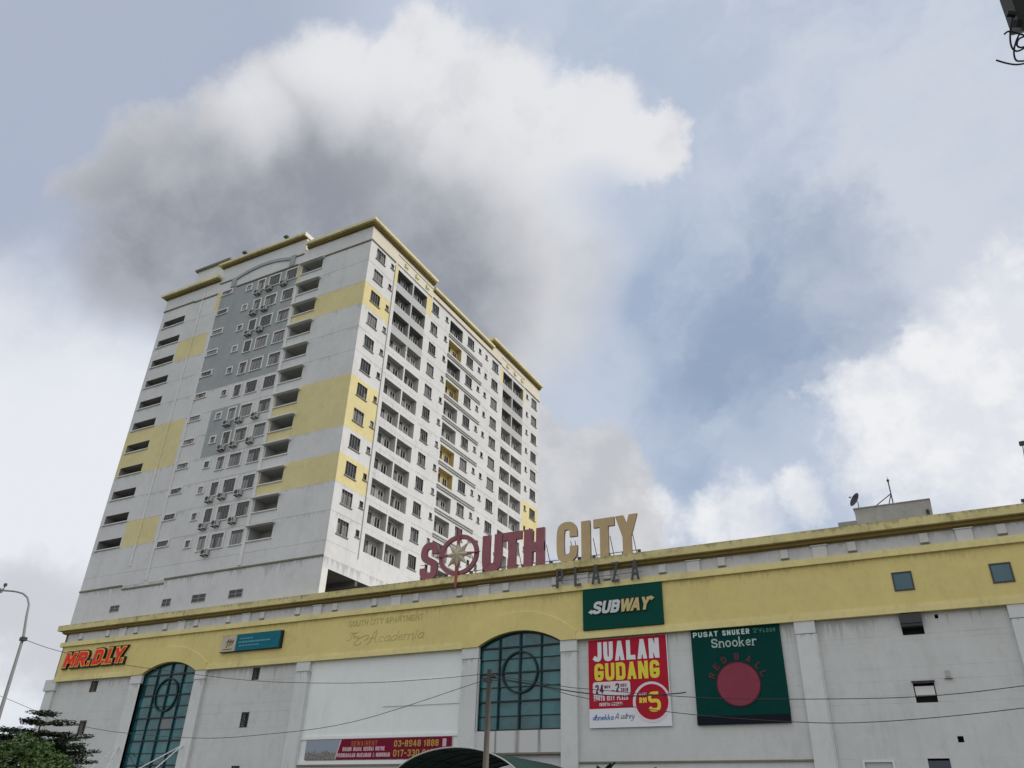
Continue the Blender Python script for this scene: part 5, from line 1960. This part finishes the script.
for pts in ([(1013, 16), (1010.5, 30), (1010.5, 42), (1013, 49), (1018, 51), (1026, 47)],
            [(1004, 34.5), (1008, 31.5), (1014, 32.5), (1020, 34), (1027, 36)],
            [(1020, 33), (1016, 42), (1014, 52), (1016, 60), (1022, 61), (1030, 60)],
            [(996, 60), (1006, 63), (1016, 64.5), (1026, 63), (1032, 60)],
            [(1026, 36), (1019, 39), (1017, 45), (1021, 47.5), (1029, 45)]):
    mb = MB()
    mb.tube(smooth([(lambda v: (v.x, v.z, v.y))(eqpt(a, b)) for a, b in pts], n=5), 0.0085, 5)
    part('loose_wire', mb, [cable_mat], eq)
side_pole = thing('near_utility_pole', 'steel pole just right of the frame carrying the dark equipment box', 'pole', (2.75, 6.25, 0.13))
mb = MB()
mb.tube([(2.75, 6.25, 0.13), (2.75, 6.25, 10.5)], 0.11, 10)
part('shaft', mb, [steel], side_pole, True)
mb = MB()
mb.tube([(2.75, 6.25, 8.6), (2.1, 6.22, 8.62)], 0.03, 6)
part('bracket', mb, [dark_steel], side_pole)


# ------------------------------------------------------------------ trees
def leaf_cloud(mb, centres, n, size, flat=0.0, rnd=random):
    for _ in range(n):
        c, r = rnd.choice(centres)
        while True:
            v = Vector((rnd.uniform(-1, 1), rnd.uniform(-1, 1), rnd.uniform(-1, 1)))
            if v.length < 1:
                break
        v = v.normalized() * (v.length ** 0.6)
        p = Vector(c) + Vector((v.x * r[0], v.y * r[1], v.z * r[2]))
        d = Vector((rnd.uniform(-1, 1), rnd.uniform(-1, 1), rnd.uniform(-.6, .6) * (1 - flat) - 0.1)).normalized()
        nrm = Vector((rnd.uniform(-1, 1) * (1 - flat * .7), rnd.uniform(-1, 1) * (1 - flat * .7), 1 if flat else rnd.uniform(-.4, 1))).normalized()
        s = d.cross(nrm).normalized()
        L = size * rnd.uniform(.6, 1.25)
        w = L * 0.42
        mb.quad([p - d * L * .5, p + s * w * .5, p + d * L * .5, p - s * w * .5])


# dark tree with tiered flat sprays
rt = random.Random(11)
tree = thing('tiered_tree', 'dark tree with flat tiered sprays against the left end of the plaza wall', 'tree', (-59.7, 39.0, 0.13))
tx, ty = -59.8, 39.0
mb = MB()
mb.tube([(tx, ty, 0.13), (tx + .1, ty, 3), (tx - .15, ty, 6), (tx - .3, ty, 8.0)], [0.22, 0.17, 0.10, 0.04], 8)
part('trunk', mb, [bark], tree, True)
crown = MB()
limb = MB()
tiers = [(8.6, 1.0, .35), (7.95, 1.9, 1.6), (7.25, 2.7, 2.6), (6.75, 3.4, 3.6), (6.3, 3.9, 4.4), (5.8, 4.3, 4.9), (5.3, 4.7, 5.0), (4.7, 4.9, 5.0)]
for z, rad, _ in tiers:
    nb = 6 if rad < 2 else 11
    for b in range(nb):
        a = 2 * math.pi * (b + rt.random() * .6) / nb
        L = rad * rt.uniform(.7, 1.12)
        d = Vector((math.cos(a), math.sin(a), rt.uniform(0.02, 0.20)))
        o = Vector((tx - .2, ty, z - .3))
        e = o + d * L
        limb.tube([tuple(o), tuple(o + d * L * .5 + Vector((0, 0, .05))), tuple(e)], [0.05, 0.035, 0.012], 5)
        cs = []
        nseg = max(3, int(L * 2.2))
        for s_ in range(nseg):
            f = 0.35 + 0.65 * (s_ + .5) / nseg
            q = o + d * L * f + Vector((rt.uniform(-.2, .2), rt.uniform(-.2, .2), 0.05))
            cs.append((q, (0.50, 0.50, 0.13)))
        leaf_cloud(crown, cs, int(85 * L), 0.30, 0.6, rt)
part('limbs', limb, [bark], tree, True)
part('crown', crown, [leaf_dark], tree)

# bushy green tree in front of it
rt = random.Random(5)
bush = thing('bushy_tree', 'bushy bright green tree at the bottom left corner', 'tree', (-56.8, 36.5, 0.13))
bx, by = -55.6, 36.0
mb = MB()
mb.tube([(bx, by, 0.13), (bx + .2, by, 2.5), (bx - .1, by, 4.5)], [0.2, 0.15, 0.07], 8)
part('trunk', mb, [bark], bush, True)
crown = MB()
limb = MB()
cs = []
for i in range(120):
    a = rt.uniform(0, 2 * math.pi)
    rr = rt.random() ** .5
    x = bx + 5.1 * rr * math.cos(a)
    y = by + 2.6 * rr * math.sin(a)
    top = 6.2 - 2.0 * rr ** 2.4 + rt.uniform(-.35, .25) - max(0, (x - bx - 1.5)) * .25
    z = rt.uniform(2.6, top)
    if i % 2:
        z = top - rt.uniform(0, .5)
    s_ = rt.uniform(.4, .75)
    cs.append(((x, y, z), (s_, s_, s_ * .75)))
    if i % 4 == 0:
        limb.tube([(bx, by, 3.0), ((bx + x) / 2, (by + y) / 2, (3.2 + z) / 2 + .2), (x, y, z)], [0.06, 0.04, 0.012], 5)
leaf_cloud(crown, cs, 15000, 0.30, 0.0, rt)
part('limbs', limb, [bark], bush, True)
part('crown', crown, [leaf_green], bush)

# two small palms below the sale banner, only their tips showing
for x, y, h, word in ((-18.65, 46.0, 4.55, 'left'), (-16.4, 46.0, 4.35, 'right')):
    t = thing('small_palm', '%s of two small palms whose tips show below the sale banner' % word, 'palm', (x, y, 0.13), 'small palms below the sale banner')
    mb = MB()
    mb.tube([(x, y, 0.13), (x, y, h)], [0.12, 0.09], 8)
    part('trunk', mb, [bark], t, True)
    mb = MB()
    for k in range(16):
        a = 2 * math.pi * k / 16 + .2
        L = rt.uniform(.9, 1.2)
        lean = rt.uniform(.35, 1.1)
        pts = []
        for s_ in range(6):
            f = s_ / 5
            pts.append(Vector((x + math.cos(a) * L * f * math.sin(lean * (0.5 + f)), y + math.sin(a) * L * f * math.sin(lean * (.5 + f)), h + L * f * math.cos(lean * (.5 + f * 1.1)))))
        for s_ in range(5):
            for sg in (-1, 1):
                p, q = pts[s_], pts[s_ + 1]
                sd_ = Vector((-math.sin(a), math.cos(a), 0)) * sg
                mb.quad([p, q, q + sd_ * .28 * (1 - s_ / 6) - Vector((0, 0, .10)), p + sd_ * .26 * (1 - s_ / 6) - Vector((0, 0, .13))])
    part('crown', mb, [leaf_dark], t)
